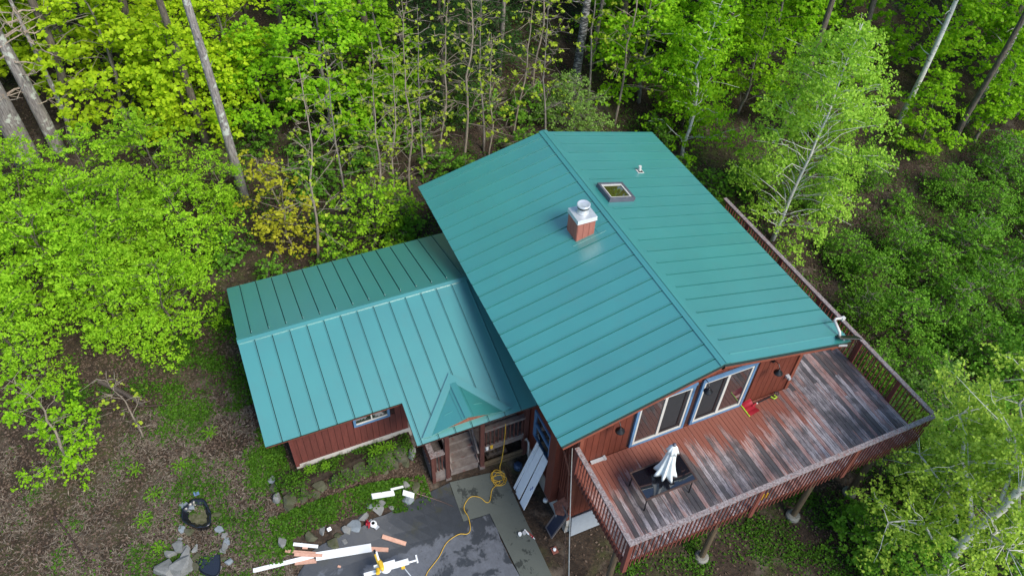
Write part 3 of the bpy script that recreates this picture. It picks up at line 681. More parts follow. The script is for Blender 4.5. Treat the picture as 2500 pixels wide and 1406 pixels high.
MB().tube([(-.48,3.22,DZ+.06),(-.58,3.34,DZ+.06),(-.52,3.45,DZ+.06),(-.44,3.38,DZ+.06),(-.48,3.22,DZ+.06)], .016, 8).part('handle', M['black'], Sh)
MB().beam((-.54,-3.40,DZ+.03),(-.53,-2.92,DZ+.03),.10,.05).box(-.60,-.47,-2.97,-2.90,DZ+.002,DZ+.07).solo('drip_edge_offcut', M['lightgrey'], (-.54,-3.2,DZ), 'grey offcut lying on the deck boards against the wall', 'offcut')
# gooseneck lamps
def lamp(y, z, label):
    L = thing('wall_lamp', label, 'lamp', (-.59, y, z), 'gooseneck wall lamps')
    MB().lathe((-.58,y,z), [(.06,-.02),(.06,.02)], 14).part('wall_plate', M['black'], L)
    MB().tube([(-.59,y,z),(-.48,y,z+.10),(-.36,y,z+.11),(-.27,y,z+.04),(-.25,y,z-.06)], .012, 8).part('gooseneck', M['black'], L)
    MB().lathe((-.25,y,z-.06), [(.02,.03),(.04,.0),(.05,-.04),(.135,-.11),(.14,-.13)], 18).part('lamp_shade', M['black'], L, smooth=True)
lamp(2.62, 6.22, 'black gooseneck lamp by the wall end past the red shovel')
lamp(-2.84, 6.22, 'black gooseneck lamp between sliding door and deck railing post')
lamp(.0, 6.62, 'black gooseneck lamp under the ridge between both sliding doors')
MB().box(-.61,-.50,3.52,3.64,4.98,5.06).box(-.52,-.44,3.55,3.63,4.96,5.04).solo('outlet_box', M['lightgrey'], (-.6,3.58,5.0), 'small grey outlet box on the red wall near the corner', 'outlet box')
# dish and mast at the eave
A_ = thing('satellite_antenna', 'flat dark satellite antenna with white mast at the roof corner', 'antenna', (-.15,4.6,6.7))
MB().tube([(-.17,4.58,6.78),(-.30,4.60,7.0),(-.62,4.60,7.18)], .045, 12).part('mast', M['white'], A_, smooth=True)
MB().tube([(-.62,4.60,7.17),(-.66,4.68,7.20),(-.60,4.86,7.21)], .04, 10).part('arm', M['white'], A_, smooth=True)
MB().box(-.64,-.54,4.83,4.95,7.14,7.25).part('sensor_head', M['white'], A_, bevel=.01)
dn = (cu*.97+cr*.02-cf*.16).normalized(); dx = (cr-dn*cr.dot(dn)).normalized(); dy = dn.cross(dx)
MB().slab(Vector((-.05,4.70,6.98)), dx, dy, dn, -.32, .36, -.2, .2, -.02, .02).part('antenna_panel', M['black'], A_, bevel=.015)
MB().beam((-.10,4.66,6.95),(-.06,4.62,6.70),.06,.06).part('bracket', M['lightgrey'], A_)
MB().beam((-.02,4.42,6.76),(.03,4.74,6.68),.04,.05).part('mounting_arm', M['lightgrey'], A_)

# ------------------------------------------------------------------ left wall: boards, meters, screen, sheet
for i, (x, w, lab, lx) in enumerate(((-2.80,.10,'narrow white board leaning on the wall below the window',-2.66), (-2.52,.27,'plain wide white board leaning below the house window',-2.36), (-2.18,.33,'wide white grooved board with blue print leaning below the window',-1.98))):
    b, t = Vector((lx+.0,-4.80,G(lx,-4.8)+.03)), Vector((x,-3.97,2.44))
    d = (t-b).normalized(); sd_ = Vector((1,0,0)); sd_ = (sd_-d*sd_.dot(d)).normalized(); nn = sd_.cross(d)
    if nn.y > 0: nn = -nn
    if i < 2: MB().slab(b, d, sd_, nn, 0, (t-b).length, -w/2, w/2, -.012, .012).solo('white_board', M['whiteboard'], b, lab, 'board')
    else:
        Bd = thing('white_board', lab, 'board', b)
        MB().slab(b, d, sd_, nn, 0, (t-b).length, -w/2, -.05, -.012, .012).part('plank', M['whiteboard'], Bd)
        MB().slab(b, d, sd_, nn, 0, (t-b).length, -.043, w/2, -.012, .012).part('plank', M['whiteboard'], Bd)
        MB().slab(b, d, sd_, nn, .95, 1.09, .05, .085, .012, .014).slab(b, d, sd_, nn, .84, .95, .01, .04, .012, .014).part('print', plain('blue_ink', (.03,.07,.32), .6), Bd)
    if i == 0:
        b2 = b+Vector((.12,.02,0)); t2 = t+Vector((.05,0,-.08)); d = (t2-b2).normalized()
        MB().slab(b2, d, sd_, nn, 0, (t2-b2).length, -.04, .04, -.016, .0).solo('white_board', M['whiteboard'], b2, 'thin white strip leaning beside the narrow board below the window', 'board')
Sc = thing('window_screen', 'dark framed window screen leaning on the house corner', 'screen', (-.7,-4.3,.1))
o_, du_, dv_ = Vector((-1.02,-4.36,.10)), Vector((.50,-.02,.10)).normalized(), Vector((.24,.36,1.80)).normalized(); nn = du_.cross(dv_)
if nn.y > 0: nn = -nn
MB().slab(o_,du_,dv_,nn,.06,.46,.08,1.70,-.006,.006).part('mesh', plain('blue_black_mesh', (.028,.036,.065), .5), Sc)
MB().slab(o_,du_,dv_,nn,0,.06,0,1.78,-.014,.016).slab(o_,du_,dv_,nn,.46,.52,0,1.78,-.014,.016).slab(o_,du_,dv_,nn,.06,.46,0,.08,-.014,.015).slab(o_,du_,dv_,nn,.06,.46,1.70,1.78,-.014,.015).part('frame', plain('weathered_screen_frame', (.24,.19,.17), .7), Sc)
MB().slab((-.42,-3.72,.07),(0,1,.0),Vector((-.13,.02,1)).normalized(),Vector((1,0,.13)).normalized(),0,1.22,0,1.0,-.012,.012).solo('metal_sheet', M['galv'], (-.4,-3.2,.05), 'pale grey sheet leaning on the foundation under the deck', 'sheet')
mb = MB().box(-1.98,-1.80,-3.98,-3.87,1.15,1.75); mb.solo('meter_box', M['tan'], (-1.9,-3.9,1.15), 'faded red meter box on the wall beside the leaning boards', 'meter box')
for x, z in ((-1.86,1.02),(-1.50,.98)): MB().lathe((x,-4.0 if x < -1.7 else -4.2,z), [(.075,-.06),(.085,0),(.075,.06)], 14).solo('electric_meter', M['white'], (x,-4.0 if x < -1.7 else -4.2,z), 'round white meter under the red box by the leaning boards' if x < -1.7 else 'round white meter at the foot of the red corner chase', 'meter', smooth=True)
Mh = thing('utility_hood', 'faded red pentagonal hood over a grey utility box', 'hood', (-.9,-4.1,1.9))
MB().prism([(-.98,-4.22,1.62),(-.62,-4.30,1.62),(-.44,-4.10,1.70),(-.60,-3.85,1.92),(-.92,-3.87,1.92)], (0,0,.035)).part('hood', M['tan'], Mh)
MB().box(-.98,-.80,-4.10,-3.88,1.20,1.60).part('grey_box', M['galv'], Mh)
MB().tube([(-.82,-4.10,1.5),(-.72,-4.22,1.3),(-.78,-4.15,1.05),(-.92,-4.12,1.15)], .012, 6).part('wire', M['white'], Mh)
Cd = thing('conduit', 'bundle of red painted conduits on the house corner', 'conduit', (-1.0,-3.9,1.9))
for k, x in enumerate((-1.28,-1.16,-1.02,-.86,-.74)): MB().tube([(x,-3.89,5.9-.1*k),(x+.02,-3.89,2.0)], .022, 8).part('pipe', M['red'], Cd)
MB().beam((-1.25,-3.93,4.2),(-.72,-3.93,3.6),.04,.05).part('brace', M['tan'], Cd)
MB().tube([(-3.56,-4.03,1.55),(-3.45,-4.05,1.78),(-3.32,-4.02,1.72),(-3.30,-3.98,.75)], .038, 10).solo('drain_pipe', M['white'], (-3.4,-4.0,.75), 'white drain pipe bent out of the porch side', 'pipe', smooth=True)
for k, (q0, q1, lab, r_) in enumerate((((-.42,-4.22,5.72),(3.29,-6.24,6.3),'thick silver service cable running from the eave over the yard',.013), ((-.50,-4.22,5.3),(3.25,-6.34,6.0),'thin dark service cable below the silver cable',.007))):
    pts = [Vector(q0).lerp(Vector(q1), t)+Vector((0,0,-.35*4*t*(1-t)*.5)) for t in np.linspace(0, 1, 14)]
    far = pts[-1]+(Vector(q1)-Vector(q0))*2.6+Vector((0,0,2.2))
    MB().tube(pts+[far], r_, 6).solo('service_cable', M['cable'] if k == 0 else M['tframe'], q0, lab, 'cable')
MB().lathe((-3.33,-4.36,G(-3.33,-4.36)), [(.12,0),(.15,.02),(.16,.20),(.10,.26),(.02,.27)], 14).solo('blue_bucket', M['bluep'], (-3.33,-4.36,G(-3.33,-4.36)), 'dark blue lidded bucket at the porch corner', 'bucket')
for k in range(9):
    y = -5.3+.16*(k % 5)+.08*(k//5); z0 = G(-4,-4.8)+.22+.15*(k//5)
    MB().tube([(-4.5,y,z0),(-3.82,y+.02,z0)], [.075+.01*(k % 3)]*2, 8).solo('split_log', M['logwood'], (-4.1,y,z0-.07), 'dark split log stacked under the porch floor', 'log', 'firewood under the porch')
for y, mm, lab in ((-5.42,'whiteboard','small white paint can on the porch ledge'),(-5.26,'yellow','small yellow paint can on the porch ledge')):
    MB().lathe((-3.66,y,1.665), [(.05,0),(.05,.12),(.045,.125)], 14).solo('paint_can', M[mm], (-3.66,y,1.66), lab, 'can')
    MB().box(-3.72,-3.58,y-.07,y+.07,1.64,1.664).solo('ledge_block', M['greywood'], (-3.65,y,1.64), 'grey wooden block holding the %s can' % ('white' if mm == 'whiteboard' else 'yellow'), 'block')

# ------------------------------------------------------------------ extension cord
cp = [(-3.64,-4.78,2.84),(-3.60,-4.80,2.3),(-3.58,-4.84,1.5),(-3.52,-4.92,.85),(-3.42,-5.02,.0)]
for k in range(26):
    th = k*.95+.5; r = .20+.05*math.sin(k*1.7); cp.append((-3.12+r*math.cos(th)+.06*math.sin(k*.7), -5.20+r*math.sin(th)+.05*math.cos(k*.9), .0+.008*(k % 7)))
cp += [(-2.97,-5.20,0),(-2.83,-5.55,0),(-2.48,-5.78,0),(-2.46,-5.93,0),(-2.69,-6.07,0),(-2.80,-6.38,0),(-2.53,-6.71,0),(-2.15,-6.69,0),(-1.76,-6.78,0),(-1.65,-6.94,0),(-1.73,-7.21,0),(-1.59,-7.67,0),(-1.25,-8.04,0),(-1.06,-8.32,0),(-.83,-8.63,0),(-.3,-8.95,0),(.5,-9.2,0)]
cp = [Vector(p) if i < 4 else Vector((p[0],p[1],G(p[0],p[1])+.082+p[2])) for i, p in enumerate(cp)]
fine = []
for i in range(len(cp)-1):
    a, b, c, d = cp[max(i-1,0)], cp[i], cp[i+1], cp[min(i+2,len(cp)-1)]
    for t in (0,.25,.5,.75):
        fine.append(.5*((2*b)+(c-a)*t+(2*a-5*b+4*c-d)*t*t+(3*b-a-3*c+d)*t**3))
fine.append(cp[-1])
MB().tube(fine, .013, 6).solo('extension_cord', M['cord'], fine[0], 'yellow extension cord coiled by the porch and trailing over the driveway', 'cord', smooth=True)

# ------------------------------------------------------------------ boards and tools by the driveway
def plank(a, b, w, th, m, label, lift=.06, name='board'):
    a, b = Vector((a[0],a[1],G(*a)+lift+th/2)), Vector((b[0],b[1],G(*b)+lift+th/2))
    MB().beam(a, b, w, th).solo(name, M[m], a, label, 'board')
plank((-2.40,-11.64),(-2.10,-9.98),.27,.03,'whiteboard','wide white trim board lying across the fir offcuts',.11)
plank((-2.64,-13.48),(-2.46,-11.70),.13,.03,'whiteboard','long white board with its end under the wide trim board',.07)
plank((-2.97,-12.18),(-2.66,-11.50),.10,.03,'whiteboard','short white strip lying behind the fir offcuts',.08)
plank((-2.33,-9.56),(-1.92,-8.92),.13,.04,'fir','single pinkish fir board lying alone on the wet asphalt',.06)
plank((-2.16,-10.2),(-1.90,-9.50),.13,.04,'fir','pinkish fir board sticking out of the wide board towards the saw')
plank((-2.87,-12.46),(-2.45,-11.5),.09,.04,'fir','slim pinkish fir strip under the wide white board')
plank((-2.67,-12.23),(-2.36,-11.45),.10,.035,'fir','pinkish fir offcut lying over the long white board',.11)
plank((-2.45,-12.28),(-2.30,-11.66),.13,.04,'fir','stubby pinkish fir offcut at the asphalt edge')
plank((-2.80,-11.95),(-2.74,-11.80),.08,.04,'fir','tiny pinkish fir block beside the short white strip',.05)
plank((-1.95,-11.1),(-1.90,-11.02),.06,.03,'fir','tiny pinkish fir scrap alone on the asphalt by the saw')
plank((-3.52,-9.50),(-3.50,-8.78),.17,.06,'whiteboard','white trim offcut lying in the green ground cover',.10)
plank((-3.62,-8.85),(-3.66,-8.42),.07,.03,'whiteboard','narrow white strip behind the white trim offcut',.12)
plank((-3.44,-8.50),(-3.28,-8.18),.18,.03,'whiteboard','short white board piece resting on a grey slate',.20)
plank((-3.0,-11.05),(-2.90,-11.03),.12,.03,'whiteboard','little white scrap standing on a grey stone',.22)
# circular saw
cz = G(-2.76,-9.80)+.06
Cs = thing('circular_saw', 'red circular saw lying among the grey stones', 'saw', (-2.76,-9.8,cz))
MB().slab((-2.72,-9.70,cz+.02),Vector((.9,.42,0)).normalized(),Vector((-.42,.9,0)).normalized(),(0,0,1),-.20,.20,-.07,.07,-.006,.006).part('base_plate', M['steel'], Cs)
MB().lathe((-2.72,-9.71,cz+.03), [(.11,0),(.115,.05),(.09,.09)], 20).part('blade_guard', M['whiteboard'], Cs)
MB().lathe((-2.72,-9.71,cz+.09), [(.055,0),(.055,.03)], 14).part('hub', M['redplastic'], Cs)
MB().tube([(-2.74,-9.79,cz+.08),(-2.80,-9.92,cz+.08)], .06, 12).part('motor', M['redplastic'], Cs)
MB().tube([(-2.90,-9.90,cz+.05),(-2.86,-9.86,cz+.16),(-2.72,-9.84,cz+.17),(-2.64,-9.88,cz+.06)], .025, 8).part('handle', M['redplastic'], Cs)
# mitre saw on its stand
mz = G(-1.2,-9.8)+.06
Ms = thing('mitre_saw', 'white and yellow mitre saw on a stand at the driveway edge', 'mitre saw', (-1.1,-9.8,mz))
ax_ = Vector((.10,.995,0)).normalized(); ay_ = Vector((.995,-.10,0)); o_ = Vector((-1.05,-9.70,mz+.75))
MB().slab(o_,ax_,ay_,(0,0,1),-.75,.62,-.05,.05,0,.07).part('stand_beam', M['whiteboard'], Ms)
MB().slab(o_,ax_,ay_,(0,0,1),.05,.62,-.12,-.055,.01,.07).part('extension_rail', M['whiteboard'], Ms)
MB().tube([o_+ax_*.62+Vector((0,0,.04)), o_+ax_*.86+Vector((0,0,.04))], .03, 8).part('extension_arm', M['whiteboard'], Ms)
MB().slab(o_,ax_,ay_,(0,0,1),.85,.90,-.15,.09,.02,.08).part('roller', M['whiteboard'], Ms)
for s, t in ((.42,.7),(-.6,-.85)):
    MB().slab(o_+ax_*s,ax_,ay_,(0,0,1),-.05,.06,-.02,.10,-.10,-.005).part('leg_clamp', M['yellow'], Ms)
    for q in (.45,-.35): MB().tube([o_+ax_*s+Vector((0,0,-.08)), Vector((o_.x+q, (o_+ax_*t).y, mz+.01))], .02, 8).part('leg', M['galv'], Ms)
MB().lathe(o_+ax_*(-.08)+Vector((0,0,.075)), [(.17,0),(.17,.06),(.15,.07)], 22).part('turntable', M['whiteboard'], Ms)
MB().slab(o_+ax_*(-.08),ax_,ay_,(0,0,1),-.34,.30,-.14,-.10,.08,.20).part('fence', M['whiteboard'], Ms)
MB().lathe(o_+ax_*(-.20)+ay_*(-.05)+Vector((0,0,.16)), [(.05,0),(.14,.02),(.15,.12),(.10,.17)], 20, sx=1.2, sy=.5).part('blade_guard', M['yellow'], Ms)
MB().tube([o_+ax_*(-.22)+ay_*(-.1)+Vector((0,0,.22)), o_+ax_*(-.30)+ay_*(-.42)+Vector((0,0,.30))], [.075,.05], 12).part('saw_arm', M['yellow'], Ms)
MB().tube([o_+ax_*(-.24)+ay_*(-.2)+Vector((0,0,.30)), o_+ax_*(-.26)+ay_*(-.46)+Vector((0,0,.36))], .03, 10).part('slide_rail', M['whiteboard'], Ms)
MB().tube([o_+ax_*(-.30)+ay_*(-.44)+Vector((0,0,.34)), o_+ax_*(-.31)+ay_*(-.54)+Vector((0,0,.36))], .035, 10).part('rear_knob', M['black'], Ms)
MB().tube([o_+ax_*(-.32)+Vector((0,0,.20)), o_+ax_*(-.34)+ay_*.16+Vector((0,0,.24))], .065, 12).part('motor', M['yellow'], Ms)
# caulk tubes and tubs on the walk
for (x, y, kind, lab) in ((-1.04,-5.30,'tub','square white tub on the concrete walk beside the caulk tubes'),(-1.03,-5.15,'tub2','open white tub touching the caulk tubes on the walk'),(-1.02,-5.05,'white','white caulk tube on the concrete walk beside the tubs'),(-.93,-5.00,'pink','pale red caulk tube between the white and the bright red tube'),(-.86,-4.96,'red','bright red caulk tube on the concrete walk')):
    z = G(x,y)+.064
    if kind[:3] == 'tub': MB().lathe((x,y,z), [(.055,0),(.065,.09),(.055,.092)], 10).solo('plastic_tub', M['whiteboard' if kind == 'tub' else 'lightgrey'], (x,y,z), lab, 'tub')
    else:
        C_ = thing('caulk_tube', lab, 'caulk tube', (x,y,z)); mm = {'white':'whiteboard','pink':'tan','red':'redplastic'}[kind]
        MB().tube([(x-.12,y-.04,z+.03),(x+.08,y+.03,z+.03)], .03, 10).part('tube', M[mm], C_); MB().tube([(x+.08,y+.03,z+.03),(x+.15,y+.055,z+.03)], [.018,.006], 8).part('nozzle', M['whiteboard'], C_)
# soft things
x, y = -.15,-4.45; MB().box(x-.11,x+.11,y-.10,y+.10,G(x,y),G(x,y)+.07).solo('brick_block', M['rust'], (x,y,G(x,y)), 'red brick block on the soil by the house corner', 'brick')
MB().lathe((x,y,G(x,y)+.07), [(.05,0),(.055,.05),(.03,.06)], 12).solo('paint_tin', M['whiteboard'], (x,y,G(x,y)+.07), 'round white tin standing on the red brick block', 'tin')
MB().prism([(-5.62,-14.68,G(-5.5,-14.6)+.04),(-5.45,-14.66,G(-5.5,-14.6)+.05),(-5.44,-14.50,G(-5.5,-14.6)+.07),(-5.60,-14.52,G(-5.5,-14.6)+.05)], (0,0,.03)).solo('blue_wrapper', plain('blue_wrapper', (.16,.25,.45), .4), (-5.5,-14.6,1.8), 'crumpled blue wrapper on the soil above the pond tub', 'wrapper')

# ------------------------------------------------------------------ stones
def rock_mesh(seed, sx, sy, sz, m, n=16):
    rg = np.random.default_rng(seed); bm = bmesh.new()
    for _ in range(n):
        th = rg.uniform(0, 6.283); r = rg.uniform(.75,1); z = rg.choice([-1,1])*rg.uniform(.6,1); k = .86 if z > 0 else 1
        bm.verts.new((r*math.cos(th)*sx*k, r*math.sin(th)*sy*k, z*sz))
    bmesh.ops.convex_hull(bm, input=bm.verts[:]); bmesh.ops.delete(bm, geom=[v for v in bm.verts if not v.link_faces], context='VERTS')
    bmesh.ops.recalc_face_normals(bm, faces=bm.faces)
    me = bpy.data.meshes.new('stone'); bm.to_mesh(me); bm.free(); me.materials.append(M[m]); return me
def stone(i, x, y, sx, sy, sz, m, rot, label, group, dz=0):
    o = bpy.data.objects.new('stone', rock_mesh(i, sx, sy, sz, m)); COL.objects.link(o)
    o.location = (x, y, G(x,y)+sz*.6+dz); o.rotation_euler = (random.uniform(-.12,.12), random.uniform(-.12,.12), rot); tag(o, label, 'stone', group)
g1, l1 = 'stones edging the driveway', 'grey fieldstone in the row edging the ground cover and driveway'
row = [(-3.16,-12.48,.24,.16,.10,'stone'),(-3.01,-11.62,.22,.17,.12,'mossy'),(-3.10,-11.22,.22,.12,.05,'stone'),(-2.83,-10.55,.24,.15,.09,'stone'),(-3.05,-9.95,.24,.15,.06,'stone'),(-2.52,-10.70,.16,.10,.07,'stone'),(-2.78,-10.85,.14,.10,.07,'mossy'),(-3.33,-9.66,.20,.15,.05,'slate'),(-3.30,-9.30,.25,.17,.07,'stone'),(-3.12,-9.0,.10,.16,.05,'stone'),(-2.62,-11.05,.24,.2,.10,'mossy'),(-2.9,-11.95,.1,.08,.05,'stone'),(-3.62,-8.02,.26,.2,.09,'mossy'),(-3.75,-8.35,.18,.14,.08,'stone')]
for i, r in enumerate(row): stone(100+i, *r[:5], r[5], i*1.3, l1, g1)
stone(140,-2.92,-10.28,.30,.30,.035,'slate',.4,'large flat blue-grey slate slab beside the red circular saw',None)
stone(141,-3.20,-9.42,.34,.22,.05,'stone',.2,'large flat grey slab between the trim offcut and the circular saw',None,.02)
stone(142,-3.34,-8.42,.34,.26,.10,'slate',.9,'dark slate slab carrying a short white board piece',None)
g2, l2 = 'stones around the pond', 'grey stone in the ring around the little pond'
ring = [(-4.58,-14.18,.20,.24,.09,'mossy'),(-4.15,-14.15,.18,.14,.09,'slate'),(-3.95,-14.05,.15,.11,.07,'stone'),(-3.72,-14.05,.22,.15,.07,'slate'),(-3.52,-14.2,.14,.10,.07,'stone'),(-3.28,-14.25,.15,.1,.06,'mossy'),(-3.02,-14.4,.18,.1,.07,'stone'),(-4.60,-15.20,.17,.13,.06,'slate'),(-3.95,-15.2,.22,.13,.10,'stone'),(-3.60,-14.98,.22,.10,.08,'mossy'),(-3.85,-14.95,.18,.12,.08,'stone'),(-2.9,-14.85,.25,.17,.10,'stone'),(-2.75,-14.55,.2,.14,.08,'slate'),(-4.95,-14.28,.12,.1,.05,'mossy'),(-2.95,-15.15,.14,.1,.08,'stone'),(-5.25,-14.95,.34,.16,.06,'slate'),(-4.3,-15.3,.1,.08,.05,'stone'),(-3.72,-15.22,.26,.16,.16,'stone'),(-3.35,-15.05,.24,.13,.12,'mossy'),(-3.95,-15.62,.24,.16,.13,'stone'),(-3.1,-15.7,.3,.2,.16,'stone'),(-3.55,-14.12,.2,.13,.12,'stone'),(-4.45,-15.0,.2,.15,.08,'mossy'),(-3.15,-14.1,.16,.12,.1,'slate')]
for i, r in enumerate(ring): stone(200+i, *r[:5], r[5], i*.9, l2, g2)
stone(240,-3.55,-15.85,.46,.32,.22,'stone',.5,'big pale rounded boulder at the end of the pond stones',None)
stone(241,-3.40,-15.38,.44,.32,.25,'stone',1.9,'big split grey boulder leaning between pond and pale boulder',None)
stone(242,-4.05,-15.38,.30,.20,.13,'stone',.2,'smooth oblong grey boulder above the split boulder',None)
# pond tub and pool
def oval(c, prof, n=36, rx=1., ry=.72, rot=.35, fn=None):
    mb = MB(); vs = []
    for j, (r, z) in enumerate(prof):
        for k in range(n):
            th = 2*math.pi*k/n; q = r*(fn(th, j) if fn else 1); a, b = q*math.cos(th)*rx, q*math.sin(th)*ry
            vs.append((c[0]+a*math.cos(rot)-b*math.sin(rot), c[1]+a*math.sin(rot)+b*math.cos(rot), c[2]+z))
    m = len(prof); return mb.add(vs, [(i*n+k, i*n+(k+1)%n, (i+1)*n+(k+1)%n, (i+1)*n+k) for i in range(m-1) for k in range(n)])
pc = (-4.78,-14.66,G(-4.78,-14.66))
Pt = thing('pond_tub', 'black oval rubber pond tub half buried in the yard', 'pond tub', pc)
lump = lambda t, j: 1+.09*math.sin(3*t+1)+.03*math.sin(7*t)+(.07*math.sin(11*t+.6*j)*(j > 3))
oval(pc, [(.50,-.1),(.54,.20),(.58,.22),(.58,.25),(.53,.25),(.47,.17),(.36,.09),(.30,.06)], rx=.95, ry=.70, fn=lump).part('tub', M['liner'], Pt, smooth=True)
oval(pc, [(.40,.085),(.001,.09)], rx=.9, ry=.66, fn=lump).part('silt', plain('silt', (.13,.12,.07), .9, c2=(.04,.045,.01), scale=9), Pt)
pw = (-3.62,-14.62,G(-3.62,-14.62))
Pp = thing('garden_pond', 'small dark pond below the black tub ringed by stones', 'pond', pw)
oval(pw, [(.52,-.1),(.56,.05),(.52,.055),(.50,.03)], rx=1.55, ry=.66, rot=.05, fn=lambda t, j: 1+.06*math.sin(4*t)).part('liner', M['liner'], Pp, smooth=True)
oval(pw, [(.51,.032),(.001,.033)], rx=1.55, ry=.66, rot=.05, fn=lambda t, j: 1+.06*math.sin(4*t)).part('water', M['water'], Pp)
# dry stone wall in front of the wing
Wl = thing('stone_wall', 'low mossy dry stone wall in front of the small wing', 'stone wall', (-4.5,-10,1.4))
def course(a, b, n, z, h, dep, j, ms):
    for i in range(n):
        t = (i+.5)/n; L = math.hypot(b[0]-a[0], b[1]-a[1])/n
        x, y = a[0]+(b[0]-a[0])*t, a[1]+(b[1]-a[1])*t
        o = bpy.data.objects.new('stone', rock_mesh(300+i+j*40, dep, L*.54*random.uniform(.85,1.1), h*.55, ms[(i*7+j*3) % len(ms)], 18)); COL.objects.link(o); o.parent = Wl
        o.location = Vector((x+random.uniform(-.05,.05), y, z(y)+h*.5))-Wl.location; o.rotation_euler = (0, random.uniform(-.08,.08), math.atan2(b[1]-a[1], b[0]-a[0])-math.pi/2+random.uniform(-.1,.1))
zb = lambda y: 1.38+.12*math.sin(y)
course((-4.05,-12.25),(-4.45,-7.95),12,lambda y: 1.30,.24,.26,0,['mossy'])
course((-4.12,-12.20),(-4.50,-7.95),10,lambda y: 1.52,.24,.24,1,['mossy'])
course((-4.22,-12.15),(-4.60,-7.95),9,lambda y: 1.74,.26,.22,2,['mossy','mossy','mossy','stone','mossy','mossy','mossy'])
course((-4.25,-12.30),(-5.20,-12.30),3,lambda y: 1.70,.30,.16,3,['stone','mossy','slate'])
course((-4.30,-7.82),(-5.0,-7.80),2,lambda y: 1.5,.45,.16,4,['stone','mossy'])
# fallen logs and twigs in the left yard
for k, (a, b, r_, lab) in enumerate((((-10.6,-16.9),(-9.2,-15.7),.10,'grey broken log lying by the young maple'),((-9.6,-17.2),(-8.9,-14.6),.035,'long bare stick lying across the yard litter'),((-6.2,-18.6),(-4.4,-17.9),.03,'thin bare stick near the lower yard edge'),((-3.42,-8.05),(-2.7,-7.05),.018,'curved twig on the moss beside the asphalt'))):
    pts = [(a[0]+(b[0]-a[0])*t, a[1]+(b[1]-a[1])*t+.08*math.sin(3*t), G(a[0]+(b[0]-a[0])*t, a[1]+(b[1]-a[1])*t)+r_+.05) for t in np.linspace(0,1,7)]
    MB().tube(pts, [r_*(1-.4*t) for t in np.linspace(0,1,7)], 8).solo('log' if k == 0 else 'stick', M['logwood'] if k == 0 else M['tframe'], pts[0], lab, 'log' if k == 0 else 'stick')
# ------------------------------------------------------------------ vegetation
BK = dict(grey=barkmat('grey_bark', (.10,.085,.07), (.26,.23,.20)), brown=barkmat('brown_bark', (.05,.04,.03), (.16,.13,.10)), pine=barkmat('pine_bark', (.10,.085,.08), (.30,.27,.25), (.42,.44,.38)),
          sap=barkmat('sapling_bark', (.16,.125,.09), (.32,.27,.21)), birch=birchbark('birch_bark'), darkbirch=birchbark('dark_birch_bark', (.42,.40,.38), (.03,.028,.03), .47), dead=barkmat('dead_wood', (.20,.15,.11), (.42,.34,.27)))
LF_ = dict(maple=leafmat('maple_leaf', (.12,.34,.008), (.40,.68,.025), .48, val=(.75,1.25)), yellow=leafmat('sunlit_yellow_maple_leaf', (.21,.40,.008), (.60,.76,.03), .48, val=(.85,1.2)),  # yellow maples: warm low sun on the treetops is put into the leaf colour
           beech=leafmat('beech_leaf', (.15,.38,.010), (.44,.70,.04), .45, val=(.82,1.2)), birch=leafmat('birch_leaf', (.18,.42,.022), (.54,.78,.11), .45, val=(.9,1.15)),
           sap=leafmat('sapling_leaf', (.22,.36,.02), (.52,.62,.06), .45), hem=leafmat('hemlock_needle', (.012,.040,.010), (.05,.115,.022), .2),
           shrub=leafmat('shrub_leaf', (.05,.17,.012), (.22,.45,.04), .38, val=(.7,1.35)), grey=leafmat('grey_shrub_leaf', (.10,.21,.035), (.28,.44,.09), .35),
           gold=leafmat('golden_shrub_leaf', (.32,.34,.02), (.66,.64,.05), .45), fore=leafmat('aspen_leaf', (.17,.33,.025), (.52,.68,.10), .42), cover=leafmat('ground_cover_leaf', (.010,.042,.005), (.10,.23,.016), .3, val=(1,1)),
           fern=leafmat('fern_frond', (.08,.24,.012), (.22,.42,.025), .35, val=(1,1)), straw=leafmat('dry_grass', (.06,.048,.037), (.29,.24,.185), .2, val=(1,1)))

def leaf_mesh(name, P, N, size, aspect, m, rg, fold=.22):
    n = len(P); N = N/np.linalg.norm(N, axis=1, keepdims=True)
    t = rg.normal(size=(n,3)); t -= N*(t*N).sum(1, keepdims=True); t /= np.linalg.norm(t, axis=1, keepdims=True)
    b = np.cross(N, t); l = (size*.5)[:,None]; w = l*aspect
    V = np.empty((n,4,3)); V[:,0] = P-t*l; V[:,1] = P+b*w+N*(w*fold)+t*l*.1; V[:,2] = P+t*l; V[:,3] = P-b*w+N*(w*fold)+t*l*.1
    i = (np.arange(n)*4)[:,None]; Fc = np.stack([i+[0,1,2], i+[0,2,3]], 1).reshape(-1,3)
    return np_mesh(name, V.reshape(-1,3), Fc, m)
def pad_leaves(pads, dens, rg, clump=.0, upb=1.0):
    """pads: (centre, radius, thickness, outward direction); leaves lie in shelving sprays"""
    Ps, Ns = [], []
    for c, r, th, out in pads:
        n = max(6, int(dens*r*r)); nt = max(3, n//7)
        a = rg.uniform(0, 6.283, nt); q = np.sqrt(rg.uniform(0, 1, nt))*r
        lob = 1+.30*np.sin(3*a+rg.uniform(0,6))+.18*np.sin(7*a+rg.uniform(0,6))
        tx = np.stack([q*lob*np.cos(a), q*lob*np.sin(a), rg.normal(0, th, nt)-.22*(q/r)**2*r], 1)
        k = rg.integers(0, nt, n); p = tx[k]+rg.normal(0, .09*r**.5, (n,3))*[1,1,.55]
        Ps.append(p+c); nn = rg.normal(0, .55, (n,3))+[0,0,upb]+np.asarray(out)*.35; Ns.append(nn)
    return np.concatenate(Ps), np.concatenate(Ns)
